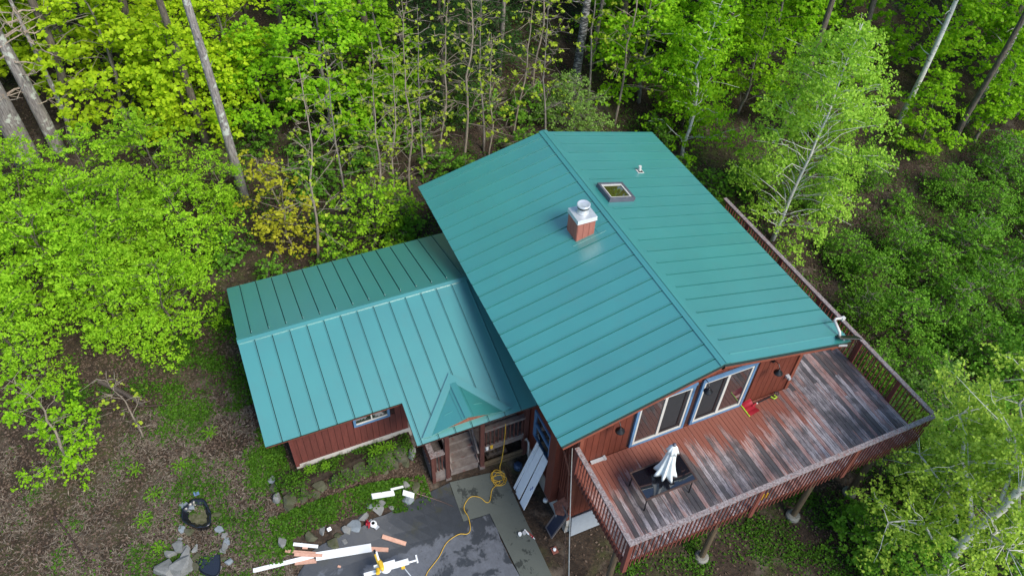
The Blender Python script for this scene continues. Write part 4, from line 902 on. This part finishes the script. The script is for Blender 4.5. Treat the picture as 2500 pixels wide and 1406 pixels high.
def limb(mb, a, b, r0, r1, rg, n=4, sag=.0, k=5):
    a, b = np.asarray(a, float), np.asarray(b, float); L = np.linalg.norm(b-a); pts, rr = [], []
    for i in range(n+1):
        t = i/n; p = a+(b-a)*t+(rg.normal(0, .035*L, 3) if 0 < i < n else 0)+np.array([0,0,sag*L*math.sin(math.pi*t)]); pts.append(p); rr.append(r0+(r1-r0)*t)
    mb.tube(pts, rr, k); return pts
def make_tree(name, label, cat, group, seed, Hh, r0, prof, npad, prad, dens, lsize, leaf, bark, lean=(0,0), aspect=.85, twigs=0, trunk_to=1.0, thick=.10, zbias=1.0, tips=0, upb=1.0, kink=.02, rin=.08, window=None):
    rg = np.random.default_rng(seed); o = thing(name, label, cat, (0,0,0), group); mb = MB(); nt = 9
    wx = np.cumsum(rg.normal(0, kink*Hh, nt+1)); wy = np.cumsum(rg.normal(0, kink*Hh, nt+1)); wx -= wx[0]; wy -= wy[0]
    def tr(t):
        i = min(t*nt, nt-1e-6); k = int(i); f = i-k
        return np.array([wx[k]+(wx[k+1]-wx[k])*f+lean[0]*Hh*t, wy[k]+(wy[k+1]-wy[k])*f+lean[1]*Hh*t, Hh*t])
    tt = np.linspace(0, trunk_to, 12); mb.tube([tr(t)-([0,0,.25] if t == 0 else [0,0,0]) for t in tt], [r0*(1.25 if t == 0 else 1)*(1-.86*t) for t in tt], 9)
    pads = []
    for i in range(npad):
        h = prof[0]+(1-prof[0])*((i+rg.uniform(0,1))/npad)**zbias
        if window is not None and h < window[2] and abs((a_ := (i*2.4+6.283*40-window[0]+math.pi) % 6.2832-math.pi)) < window[1]: continue
        R = np.interp(h, [p[0] for p in prof[1]], [p[1] for p in prof[1]])
        a = i*2.4+rg.uniform(-.5,.5); q = R*math.sqrt(rg.uniform(rin,1)); c0 = tr(min(h,1)*trunk_to)
        c = c0+np.array([q*math.cos(a), q*math.sin(a), rg.uniform(-.02,.02)*Hh]); out = np.array([math.cos(a), math.sin(a), 0])*q/max(R,.1)
        pr = prad*rg.uniform(.65,1.3)*(.55+.45*min(1, R/prof[2])); pads.append((c, pr, thick*pr, out))
        b0 = tr(max(.04, min(h,1)*trunk_to-q*.45/Hh)); limb(mb, b0, c, max(.012, r0*.30*(1-.7*h)), .008, rg, 4, .04)
        for _ in range(twigs):
            e = c+rg.normal(0, pr*.7, 3)*[1,1,.5]; limb(mb, c+(b0-c)*rg.uniform(0,.5), e, .012, .005, rg, 2, 0, 4)
    P_, N_ = pad_leaves(pads, dens, rg, upb=upb)
    tw = mb.mesh('trunk', BK[bark], smooth=True); to = bpy.data.objects.new('trunk', tw); COL.objects.link(to); to.parent = o
    cm = leaf_mesh('crown', P_, N_, lsize*rg.uniform(.5,1.4,len(P_)), aspect, LF_[leaf], rg); co = bpy.data.objects.new('crown', cm); COL.objects.link(co); co.parent = o
    return o
def place(proto, spots, labels=None, first=[None]):
    """spots: (x, y, scale, rotation, label or None, sink); the first spot takes the prototype itself"""
    for i, s in enumerate(spots):
        x, y, sc, rz = s[:4]; o = proto if proto.get('_used') is None else copy_tree(proto)
        proto['_used'] = 1
        o.location = (x, y, G(x, y)-.05); o.scale = (sc, sc, sc*(s[5] if len(s) > 5 else 1)); o.rotation_euler = (0,0,rz)
        if 'base_label' not in proto.keys(): proto['base_label'] = proto['label']; proto['base_group'] = proto.get('group') or ''
        o['label'] = proto['base_label']
        if proto['base_group']: o['group'] = proto['base_group']
        for q in ('base_label','base_group','_used'):
            if o is not proto and q in o: del o[q]
        if len(s) > 4 and s[4]:
            o['label'] = s[4]
            if 'group' in o: del o['group']
    return proto
ROUND = (.22, [(0,.5),(.3,.95),(.6,1),(.85,.7),(1,.25)], 1)
def pf(base, R, shape='round'):
    sh = {'round': [(0,.55),(.25,.9),(.55,1),(.8,.75),(1,.25)], 'low': [(0,.95),(.3,1),(.6,.85),(.85,.55),(1,.2)], 'tall': [(0,.6),(.3,1),(.6,.8),(.85,.5),(1,.12)], 'cone': [(0,1),(.5,.65),(.8,.3),(1,.05)]}[shape]
    return (base, [(h, r*R) for h, r in sh], R)
# maples -- layered understory trees
GM, LM = 'bright green maples on the slope behind the house', 'bright green layered maple on the forest slope behind the house'
mapA = make_tree('maple_tree', LM, 'tree', GM, 11, 7.2, .11, pf(.16,2.5), 30, 1.0, 300, .165, 'maple', 'grey')
mapB = make_tree('maple_tree', LM, 'tree', GM, 12, 8.0, .12, pf(.14,2.3,'tall'), 32, .95, 300, .16, 'maple', 'grey')
mapC = make_tree('maple_tree', LM, 'tree', GM, 13, 6.2, .09, pf(.12,2.3,'low'), 28, .95, 300, .16, 'maple', 'brown')
GY, LY = 'yellow green maples at the forest edge', 'yellow green maple with shelving sprays on the slope above the wing'
yelA = make_tree('maple_tree', LY, 'tree', GY, 14, 6.8, .10, pf(.2,2.7), 30, 1.05, 290, .175, 'yellow', 'grey')
yelB = make_tree('maple_tree', LY, 'tree', GY, 15, 6.0, .09, pf(.2,2.2,'low'), 24, 1.0, 290, .17, 'yellow', 'brown')
R_ = lambda: random.uniform(0, 6.28)
place(yelA, [(-21.97,-14.19,1.0,.3),(-26.1,-15.3,1.1,2.2),(-23.42,-9.98,.85,4.2),(-28.7,-11.9,1.1,1)])
place(yelB, [(-25.2,-19.6,1.1,1.1),(-21.0,-12.0,.95,5),(-28.8,-8.1,1.2,3),(-26.3,-18.9,1.2,.4)])
place(mapA, [(-19.91,-6.47,1.0,.6),(-25.2,-3.99,1.1,2),(-18.95,9.2,.95,3),(-19.42,17,1.05,1),(-16.63,26.66,1.05,4),(-13.07,30.78,1.1,5.2),(-23.2,17.5,1.1,.3),(-29,2,1.1,1.8),(-17.2,14.2,.75,.8),(-24.5,27.5,1.2,2.1)])
place(mapB, [(-19.4,-4.2,.9,1.2),(-26.5,-1.5,1.1,3),(-19.62,13.1,1,4),(-20.57,20.62,1.05,2.2),(-16.37,30.61,1.1,.2),(-23.9,14,1.1,5),(-24.8,8.75,1,1),(-20.3,31.4,1.1,3.4),(-22.5,34.5,1.15,.7),(-12.0,26.5,.8,1.9)])
place(mapC, [(-21.73,24.78,1.15,.5),(-17.68,33.83,1.2,2.5),(-23.3,10.0,1.1,4.4),(-21.0,-8.8,.8,3),(-14.6,17.6,.9,.9),(-27.5,22,1.3,1),(-12.5,22.4,.75,3.6),(-27.0,13,1.2,5.5),(-11.5,34,1.1,.3),(-7.6,28.4,.8,2.6),(-17.0,10.6,.7,5.1)])
# beech thicket on the left
GB, LB_ = 'beech thicket left of the wing', 'dense fresh green beech in the thicket left of the small wing'
beA = make_tree('beech_tree', LB_, 'tree', GB, 21, 4.8, .06, pf(.05,2.2,'low'), 40, .62, 560, .122, 'beech', 'brown', aspect=.55, twigs=1, upb=.8, thick=.06)
beB = make_tree('beech_tree', LB_, 'tree', GB, 22, 5.8, .07, pf(.05,1.9,'tall'), 40, .62, 560, .122, 'beech', 'brown', aspect=.55, twigs=1, upb=.8, thick=.06)
place(beA, [(-16.66,-17.99,1.0,.2),(-17.26,-15.78,.95,1.4),(-14.69,-12.9,.85,2.6),(-13.8,-17.18,1.05,3.8),(-11.9,-14.2,.80,5),(-18.16,-19.8,1.1,.8),(-14.94,-15.94,1,2),(-12.2,-15.9,.8,.9)])
place(beB, [(-16.64,-13.61,.95,.9),(-13.21,-15.19,.9,2.3),(-13.6,-19.3,1.05,4.1),(-16.6,-11.8,.62,5.3),(-15.2,-20.2,1.1,1.2),(-14.45,-14.28,.95,3.1),(-11.4,-18.4,.75,2.7)])
# hemlocks
GH, LH = 'dark hemlocks behind the saplings', 'dark green hemlock standing behind the bare saplings'
heA = make_tree('hemlock_tree', LH, 'tree', GH, 31, 11, .14, pf(.08,2.4,'cone'), 70, .85, 420, .13, 'hem', 'brown', aspect=.35, thick=.12)
place(heA, [(-19.6,-1.3,.9,.2),(-21.2,.9,1,2),(-23.4,3.3,1,4),(-22.6,-2.2,.9,1),(-26,6,1,3)])
# saplings with sparse young leaves
GS, LSp = 'thin saplings behind the house', 'thin bare-limbed sapling with sparse new leaves behind the house'
saA = make_tree('sapling', LSp, 'tree', GS, 41, 9.0, .065, pf(.28,1.5,'tall'), 26, .55, 52, .14, 'sap', 'sap', twigs=4, thick=.35, upb=.5, lean=(-.03,.06), kink=.010)
saB = make_tree('sapling', LSp, 'tree', GS, 42, 8.0, .055, pf(.25,1.3,'tall'), 22, .55, 55, .14, 'sap', 'sap', twigs=4, thick=.35, upb=.5, lean=(0,.08), kink=.013)
saC = make_tree('sapling', LSp, 'tree', GS, 43, 8.6, .06, pf(.3,1.2,'tall'), 18, .6, 70, .13, 'sap', 'grey', twigs=4, thick=.4, upb=.5, lean=(-.05,.05), kink=.010)
place(saA, [(-13.5,-8.67,.95,0,'tall thin sapling standing alone behind the ridge of the small wing'),(-16.86,-1.21,1.05,.3),(-17.9,7.2,1.0,.5),(-14.9,-5.2,.8,-.3)])
place(saB, [(-14.47,-5.95,1,.2),(-17.21,-2.25,1,0),(-16.0,-4.01,1.05,.6),(-18.1,1.75,1,-.4),(-20.97,4.08,1.1,.3),(-16.3,-.2,.8,.7)])
place(saC, [(-17.44,.01,1,.2),(-15.4,-6.9,.9,0),(-16.6,-3.2,.9,-.3),(-17.2,3.0,.9,.4),(-19.2,6.3,1,.1),(-18.8,-5.5,1,.2)])
# tall trunks whose crowns rise out of the picture
def tall_trunk(name, label, x, y, Hh, r0, bark, leaf, lean, seed, stubs=8, crown=True):
    rg = np.random.default_rng(seed); o = thing(name, label, 'tree', (x, y, G(x,y)-.05)); mb = MB()
    pts = [np.array([lean[0]*Hh*t+.12*math.sin(5*t), lean[1]*Hh*t+.1*math.sin(4*t+1), Hh*t]) for t in np.linspace(0,1,14)]
    mb.tube([p-([0,0,.3] if i == 0 else [0,0,0]) for i, p in enumerate(pts)], [r0*(1.15 if i == 0 else 1)*(1-.6*i/13) for i in range(14)], 12)
    for k in range(stubs):
        t = rg.uniform(.25,.8); a = rg.uniform(0,6.28); L = rg.uniform(.4,1.4); p = np.array([lean[0]*Hh*t, lean[1]*Hh*t, Hh*t])
        limb(mb, p, p+np.array([L*math.cos(a), L*math.sin(a), rg.uniform(-.1,.3)]), .03, .008, rg, 3)
    mb.part('trunk', BK[bark], o, smooth=True); o.children[0].data.transform(Matrix.Translation(Vector(o.location)))
    if crown:
        pads = []
        for k in range(26):
            t = rg.uniform(.80,1.02); a = rg.uniform(0,6.28); q = rg.uniform(.2,1.6); c = np.array([lean[0]*Hh*t+q*math.cos(a), lean[1]*Hh*t+q*math.sin(a), Hh*t]); pads.append((c, .8, .1, np.zeros(3)))
        P_, N_ = pad_leaves(pads, 160, rg); cm = leaf_mesh('crown', P_, N_, .16*rg.uniform(.7,1.2,len(P_)), .5, LF_[leaf], rg); co = bpy.data.objects.new('crown', cm); COL.objects.link(co); co.parent = o
    return o
tall_trunk('pine_tree', 'tall straight bare pine trunk rising between the yellow maples', -17.38,-10.72, 17, .19, 'pine', 'hem', (-.035,-.005), 51)
tall_trunk('pine_tree', 'dark mottled tree trunk behind the straight pine trunk', -20.5,-11.6, 15, .17, 'brown', 'hem', (-.03,-.01), 52)
tall_trunk('birch_tree', 'black and white mottled birch trunk behind the roof ridge', -20.9,6.36, 16, .22, 'darkbirch', 'maple', (.0,.03), 53, 5)
tall_trunk('birch_tree', 'pale birch trunk among the maples beyond the leafy birch', -14.4,23.0, 15, .15, 'birch', 'maple', (-.02,.03), 54, 5)
tall_trunk('tree', 'slim grey trunk behind the hemlocks and saplings', -22.0,2.6, 14, .12, 'grey', 'maple', (0,.03), 55, 4)
tall_trunk('tree', 'slim dark trunk beside the mottled birch trunk', -21.6,7.6, 14, .10, 'grey', 'maple', (0,.04), 56, 4)
tall_trunk('birch_tree', 'thin pale birch trunk over the brown leaf litter on the right slope', -13.2,26.8, 13, .10, 'darkbirch', 'maple', (-.02,.06), 57, 3)
tall_trunk('tree', 'dark trunk standing over the brown leaf litter gap', -22.8,-7.3, 14, .13, 'brown', 'hem', (-.02,0), 58, 3)
GT, LT = 'tall forest trees screening the back sky', 'tall forest tree standing deep in the wood behind the maples'
tlA = make_tree('forest_tree', LT, 'tree', GT, 95, 20, .20, pf(.55,3.4,'round'), 40, 1.3, 120, .26, 'maple', 'brown', kink=.008)  # crowns out of view, added to keep back sky off roof and forest
place(tlA, [(-14.8,15.2,.95,.7),(-19.2,13.6,1,2.7),(-17.2,21.5,1,3.9),(-12.2,25,.9,.1),(-20.4,8.9,1,4.9),(-22.4,-3.4,1,5.9),(-24.6,-13.2,1,1.3),(-21.8,-16.2,.95,2.9),(-27,-21,1,.2),(-31,-13,1,1.1),(-31,-5,1.05,2.2),(-29,5.5,1,3.3),(-31,12,1,4.4),(-28,19,1.05,5.5),(-27,26,1,.6),(-24,33,1,1.7),(-20,38,1,2.8),(-37,-1,1,.9),(-37,9,1,2),(-36,18,1,3.1),(-33,28,1,4),(-14,40,1,5.1),(-36,-18,1,1.4)])
# dead pine with bare limbs on the far left
dp = thing('dead_pine', 'dead pine with two thick lichen grey stems and bare limbs', 'tree', (-21.6,-17.6,G(-21.6,-17.6)-.1)); rg = np.random.default_rng(61)
B0 = Vector(dp.location)
for nm, off, lean, r0, Hh in (('trunk',(.2,-.65),(.0,-.02),.46,12),('trunk',(.0,.50),(-.02,-.05),.28,12),('trunk',(-.1,1.15),(-.03,.0),.11,9)):
    mb = MB(); f = lambda t: np.array([B0.x+off[0]+lean[0]*Hh*t+.15*math.sin(4*t), B0.y+off[1]+lean[1]*Hh*t+.1*math.sin(5*t), B0.z+Hh*t])
    mb.tube([f(t) for t in np.linspace(0,1,14)], [r0*(1.2 if t == 0 else 1)*(1-.65*t) for t in np.linspace(0,1,14)], 12)
    st = mb.part(nm, BK['dead'] if r0 < .1 else BK['pine'], dp, smooth=True)
    for k in range(11):
        t = rg.uniform(.2,.75); a = rg.uniform(-.9,2.6); L = rg.uniform(.8,2.6)*(1.6 if k < 2 else 1); p = f(t); q = MB()
        e = p+np.array([L*math.cos(a), L*math.sin(a), rg.uniform(.0,.5)*L]); pts = limb(q, p, e, .04, .010, rg, 5)
        for _ in range(3):
            s = pts[rg.integers(2,5)]; limb(q, s, s+rg.normal(0,.45,3), .012, .004, rg, 2, 0, 4)
        q.part('branch', BK['dead'], st)
# birches by the deck
biA = make_tree('birch_tree', 'tall leaning white birch with fine pale leaves beside the deck railing', 'tree', None, 71, 10.5, .095, pf(.10,2.6,'round'), 120, .72, 660, .10, 'birch', 'birch', lean=(-.02,.08), twigs=1, thick=.28, upb=.5, kink=.010, rin=.12, window=(-.86,.68,.68))
place(biA, [(-9.77,11.46,1.0,0)])
biB = make_tree('birch_tree', 'slender birch with white stem behind the far corner of the roof', 'tree', None, 72, 8.4, .09, pf(.10,2.1,'tall'), 50, .75, 460, .125, 'birch', 'birch', window=(-.7,.5,.7), lean=(0,.08), thick=.25, twigs=1, upb=.4)
next(c for c in biB.children if c.name.startswith('crown')).data.materials[0] = LF_['maple']
place(biB, [(-15.26,9.68,1.0,0)])
# young maple in the left yard
ymp = make_tree('maple_tree', 'young bright green maple with thin stem standing in the yard', 'tree', None, 73, 5.6, .075, pf(.12,1.35,'low'), 22, .60, 380, .115, 'maple', 'sap', twigs=2, thick=.15, lean=(0,-.03))
place(ymp, [(-7.81,-17.76,.80,.4)])
yms = make_tree('sapling', 'spindly sapling with few leaves between yard maple and thicket', 'tree', None, 74, 3.6, .035, pf(.3,.7,'round'), 9, .4, 70, .12, 'sap', 'sap', twigs=3, thick=.3)
place(yms, [(-8.1,-15.9,1.0,.4)])
# shrubs
GSh, LSh = 'green shrubs on the slope right of the deck', 'leafy green shrub in the undergrowth right of the deck'
shA = make_tree('shrub', LSh, 'shrub', GSh, 81, 2.2, .03, pf(.05,1.5,'low'), 40, .55, 420, .095, 'shrub', 'brown', twigs=1, thick=.25, upb=.7)
shB = make_tree('shrub', LSh, 'shrub', GSh, 82, 2.8, .035, pf(.05,1.3,'round'), 40, .55, 420, .10, 'shrub', 'grey', twigs=2, thick=.3, upb=.6)
place(shA, [(-6.24,13.96,.9,.3),(-5.32,16.9,1,1.4),(-7.13,22.58,1.1,2.5),(-3.43,13.95,1.1,3.6),(-1.32,16.32,1.1,4.7),(-9.5,21.95,.9,5.8),(-7.76,13.71,.8,.5),(-.6,12.4,1.0,2.2),(1.6,13.2,1.1,3.3),(-2.0,10.6,.8,1),(-6,25,1.2,.2),(-1.0,19.8,1.2,.9),(-3.0,23.0,1.2,1.9),(3.0,17.5,1.2,2)])
place(shB, [(-6.91,16.5,.9,.8),(-5.97,19.57,1.05,1.9),(-4.05,20.91,1.1,3),(-3.19,16.18,1,4.1),(.24,16.37,1.1,5.2),(-9.6,25.53,1,.1),(-10.56,14.33,.7,1.2),(-4.6,12.2,.75,2.3),(.8,10.6,1,3.4),(-3.6,18.4,1,.6),(3.4,14.6,1.15,1.1),(-11.2,17.9,.8,2.4),(2.2,11.2,.9,4)])
GU, LU = 'small green bushes under the trees behind the house', 'small green bush under the trees behind the house'
shC = make_tree('shrub', LU, 'shrub', GU, 83, 1.5, .025, pf(.05,.9,'low'), 22, .42, 380, .11, 'shrub', 'brown', twigs=1, thick=.25)
place(shC, [(-14.5,-11.86,1.0,.3),(-14.2,-4.97,1.1,1),(-18.6,-3.1,1.2,2),(-15.4,-1.6,1.2,3),(-15.2,.8,1.1,4),(-14.6,3.2,1.1,5),(-15.6,5.6,1,.4),(-16.8,-8.3,1,1.1),(-18.5,-7.7,.9,2.2),(-13.6,6.5,1,3.1),(-12.9,-10.6,.8,.9),(-12.6,11.5,1.1,2),(-20.8,-5.0,1.2,.1),(-13.2,.8,.9,.2),(-14.0,8.3,1,1.8),(-9.2,18.8,.9,3),(-12.0,-2.8,.7,2.3),(-17.8,-5.6,1.2,.7),(-16.2,-2.4,1.1,1.7),(-16.4,1.6,1.2,2.7),(-17.2,-7.2,1,3.7),(-14.6,-8.0,.9,4.7),(-18.9,2.9,1.3,5.7),(-15.4,7.4,1,.5),(-19.8,-9.6,1,1.5),(-12.8,-8.2,.8,2.5),(-16.0,8.6,1.2,3.5),(-13.0,9.8,1,4.5),(-19.4,.2,1.3,5.5),(-18,-13.6,.9,.6),(-12.9,-5.2,.9,1.6)])
grs = make_tree('shrub', 'round grey green shrub just behind the roof ridge', 'shrub', None, 84, 3.2, .04, pf(.05,1.9,'round'), 60, .6, 420, .085, 'grey', 'grey', twigs=2, thick=.3, upb=.5); place(grs, [(-17.6,4.9,1.0,.2)])
gld = make_tree('shrub', 'golden leaved shrub behind the small wing beside the tall sapling', 'shrub', None, 85, 4.6, .04, pf(.10,1.2,'round'), 26, .6, 240, .12, 'gold', 'sap', twigs=1, thick=.12); place(gld, [(-14.3,-9.4,1.0,.2)])
grn = make_tree('shrub', 'bright green bush behind the joint of both roofs', 'shrub', None, 86, 3.4, .04, pf(.06,1.8,'round'), 44, .62, 330, .10, 'beech', 'brown', twigs=1, thick=.2); place(grn, [(-13.6,-6.3,1.0,.2)])
lw1 = make_tree('shrub', 'green bush below the deck beside the pier', 'shrub', None, 87, 2.3, .03, pf(.05,1.2,'low'), 40, .5, 420, .11, 'shrub', 'brown', twigs=1, thick=.25); place(lw1, [(3.4,5.3,1.0,.2)])
lw2 = make_tree('shrub', 'tall pale green bush pushing through the deck railing corner', 'shrub', None, 88, 6.2, .05, pf(.2,1.1,'round'), 36, .5, 330, .10, 'grey', 'brown', twigs=1, thick=.25); place(lw2, [(1.7,7.9,1.0,.2)])
lw3 = make_tree('shrub', 'low green bush under the pale aspen crown', 'shrub', None, 89, 2.6, .03, pf(.05,1.4,'low'), 40, .55, 420, .11, 'shrub', 'brown', twigs=1, thick=.25); place(lw3, [(4.6,6.2,1.0,.2),(3.2,8.3,1.0,2,'low green bush behind the pale aspen stem'),(5.6,9.2,1.1,1,'low green bush right of the pale aspen stem')])
# pale aspen in the lower right
rg = np.random.default_rng(91); fa = thing('aspen_tree', 'pale barked aspen with forked stem and fine yellow green leaves', 'tree', (5.25,7.15,G(5.25,7.15)-.1)); B0 = np.array(fa.location)
mb = MB(); stem = [(0,0,0),(.0,.0,1.8),(-.05,-.1,3.2),(.05,.05,4.8),(-.05,.1,6.6),(.0,.05,8.4),(.05,0,10.2)]
mb.tube([B0+p for p in stem], [.19,.165,.15,.125,.10,.06,.02], 12); pads = []
def fbranch(a, b, r0, n=5): return limb(mb, B0+a, B0+b, r0, .02, rg, n, .03, 7)
fb = [((-.05,-.1,3.2),(-2.0,-1.2,7.4),.09),((0,0,4.6),(-1.6,.6,8.6),.07),((0,0,2.0),(.6,2.8,4.2),.07),((0,0,2.4),(-1.2,-2.6,3.6),.05),((0,0,5.6),(1.0,2.0,8.0),.05),((0,0,4.0),(1.2,-1.6,5.6),.05),((0,0,1.6),(1.2,-2.2,2.6),.045),((0,0,6.2),(-.6,-1.5,8.6),.045),((0,0,3.4),(-2.6,.8,5.2),.05),((0,0,2.6),(-2.4,-.6,4.4),.045),((0,0,5.0),(.4,2.6,6.2),.05),((0,0,7),(.9,-.7,9.2),.04)]
for a, b, r0 in fb:
    a, b = np.array(a), np.array(b); pts = fbranch(a, b, r0)
    for p in pts[2:]:
        for _ in range(7):
            c = p+rg.normal(0,.62,3)
            if math.hypot(c[0]-B0[0], c[1]-B0[1]) < .35: continue
            e = (c-B0)[:2]; w_ = np.array([.22,-.975])
            if e@w_ > 0 and c[2] < 7.5 and abs(e[0]*w_[1]-e[1]*w_[0]) < .32: continue
            limb(mb, p, c, .014, .005, rg, 3, 0, 4); pads.append((c, rg.uniform(.35,.65), .16, np.zeros(3)))
for t in np.linspace(.45,1,16):
    p = B0+np.array([0,0,10.2*t]); c = p+rg.normal(0,.8,3); limb(mb, p, c, .015, .005, rg, 3, 0, 4); pads.append((c, .55, .15, np.zeros(3)))
mb.part('trunk', BK['birch'], fa, smooth=True)
P_, N_ = pad_leaves(pads, 420, rg, upb=.6); cm = leaf_mesh('crown', P_-B0, N_, .095*rg.uniform(.7,1.3,len(P_)), .85, LF_['fore'], rg); co = bpy.data.objects.new('crown', cm); COL.objects.link(co); co.parent = fa

# ------------------------------------------------------------------ ground cover and litter (nobody could count it)
def scatter(name, label, cat, regions, n, size, m, rg, hz=(.0,.06), up=1.2, aspect=.6, thr=None):
    Ps = []
    for (x0, x1, y0, y1), w in regions:
        k = int(n*w); x = rg.uniform(x0, x1, k*4); y = rg.uniform(y0, y1, k*4)
        f = .5+.5*(np.sin(1.1*x+2.3*np.sin(.7*y))*np.sin(1.3*y+1.9*np.sin(.9*x)))+.22*np.sin(4.1*x+1.7*y)*np.sin(3.7*y-2.2*x)
        if thr is not None:
            keep = f+rg.normal(0,.24,len(x)) > thr; x, y = x[keep], y[keep]
        x, y = x[:k], y[:k]
        ok = ~((x > -11.2) & (x < -.4) & (y > -3.9) & (y < 3.9)) & ~((x > -9.9) & (x < -5.0) & (y > -11.5) & (y < -3)) & ~((x > -2.9-.25*(y < -9)) & (x < 10) & (y > -12.2) & (y < -4.8)) & ~((x > -5.1) & (x < -3.4) & (y > -7.5) & (y < -3.8))
        x, y = x[ok], y[ok]; z = gz(x, y)+.05*wob(x, y)*np.clip((np.maximum(np.maximum(-3.8-x, x-9), np.maximum(-13-y, y-7)))/2, .15, 1)
        Ps.append(np.stack([x, y, z+rg.uniform(*hz, len(x))+.015], 1))
    P_ = np.concatenate(Ps); N_ = rg.normal(0,.5,(len(P_),3))+[0,0,up]
    me = leaf_mesh(name, P_, N_, size*rg.uniform(.6,1.4,len(P_)), aspect, m, rg); o = bpy.data.objects.new(name, me); COL.objects.link(o); return tag(o, label, cat, None, 'stuff')
rg = np.random.default_rng(101)
scatter('leaf_litter', 'brown fallen leaves over the forest floor and yard', 'leaf litter', [((-36,-11,-24,36),.60),((-12,1,-22,-11.6),.22),((-12,4,4,20),.14),((-4.6,-2.8,-12.5,-7),.05),((-1,6,-4.6,7),.012)], 150000, .085, M['deadleaf'], rg, (0,.03), 1.6)
scatter('ground_cover', 'low green ground cover in front of the stone wall', 'ground cover', [((-3.95,-2.75,-12.7,-7.6),1.)], 9500, .08, LF_['cover'], rg, (0,.10), 1.0, .7, thr=.45)
scatter('ground_cover', 'patches of low green plants in the left yard', 'ground cover', [((-9,1.5,-20.5,-12.6),.60),((-7,-4.2,-13.2,-11.7),.07),((-12,-8,-18,-12),.16),((1,6,-3,6),.17)], 60000, .08, LF_['cover'], rg, (0,.10), 1.0, .7, thr=.84)
scatter('dry_grass', 'dry straw coloured grass over the left yard', 'grass', [((-9,2,-21,-12.4),.8),((-12,4,6.8,20),.12)], 90000, .15, LF_['straw'], rg, (0,.05), .8, .17, thr=.45)
scatter('ground_cover', 'green seedlings and ferns on the forest floor', 'ground cover', [((-26,-11.5,-14,14),.4),((-14,4,7,28),.6)], 60000, .10, LF_['cover'], rg, (.0,.28), .8, .6, thr=.55)
k = 5200; x = rg.uniform(-5.0,-3.95,k); y = rg.uniform(-12.3,-7.8,k); f = .5+.5*np.sin(3.1*y+2*x)*np.sin(1.7*y-4*x)+rg.normal(0,.15,k); x, y = x[f > .5], y[f > .5]
P_ = np.stack([x, y, 2.10+(x+5.06)*.24+rg.uniform(0,.10,len(x))-np.clip(x+4.35,0,1)*1.1], 1)
me = leaf_mesh('ground_cover', P_, rg.normal(0,.5,(len(P_),3))+[0,0,1.], .065*rg.uniform(.6,1.4,len(P_)), .7, LF_['cover'], rg); o = bpy.data.objects.new('ground_cover', me); COL.objects.link(o); tag(o, 'green weeds growing in the bed along the wing wall', 'ground cover', None, 'stuff')
# ferns in the bed and yard
fern_spots = [(-4.75,-11.1,.20),(-4.70,-10.6,.16),(-4.62,-9.0,.24),(-4.64,-8.7,.24),(-4.60,-8.45,.2),(-8.2,-18.3,.35),(-6.9,-16.2,.3),(-5.9,-15.8,.3),(-6.6,-14.9,.28),(-5.2,-16.2,.28),(-7.4,-13.8,.3),(-4.2,-15.9,.25)]
for i, (x, y, s) in enumerate(fern_spots):
    r2 = np.random.default_rng(500+i); n = 160; a = r2.integers(0,9,n)*.70+r2.normal(0,.08,n); q = r2.uniform(.05,1,n)*s
    zb_ = 2.08+(x+5.06)*.25 if (x > -5.06 and y > -12 and i < 5) else G(x,y)
    P_ = np.stack([q*np.cos(a), q*np.sin(a), .05+.5*s*np.sin(q/s*2.3)], 1); me = leaf_mesh('fern', P_, r2.normal(0,.3,(n,3))+[0,0,1], .07*r2.uniform(.7,1.2,n), .45, LF_['fern'], r2)
    o = bpy.data.objects.new('fern', me); COL.objects.link(o); o.location = (x, y, zb_); tag(o, 'small bright fern growing in the bed behind the stone wall' if i < 5 else 'small bright green fern in the left yard', 'fern', 'ferns in the bed' if i < 5 else 'ferns in the yard')
for o in bpy.data.objects:
    for q in ('_used','base_label','base_group'):
        if q in o: del o[q]
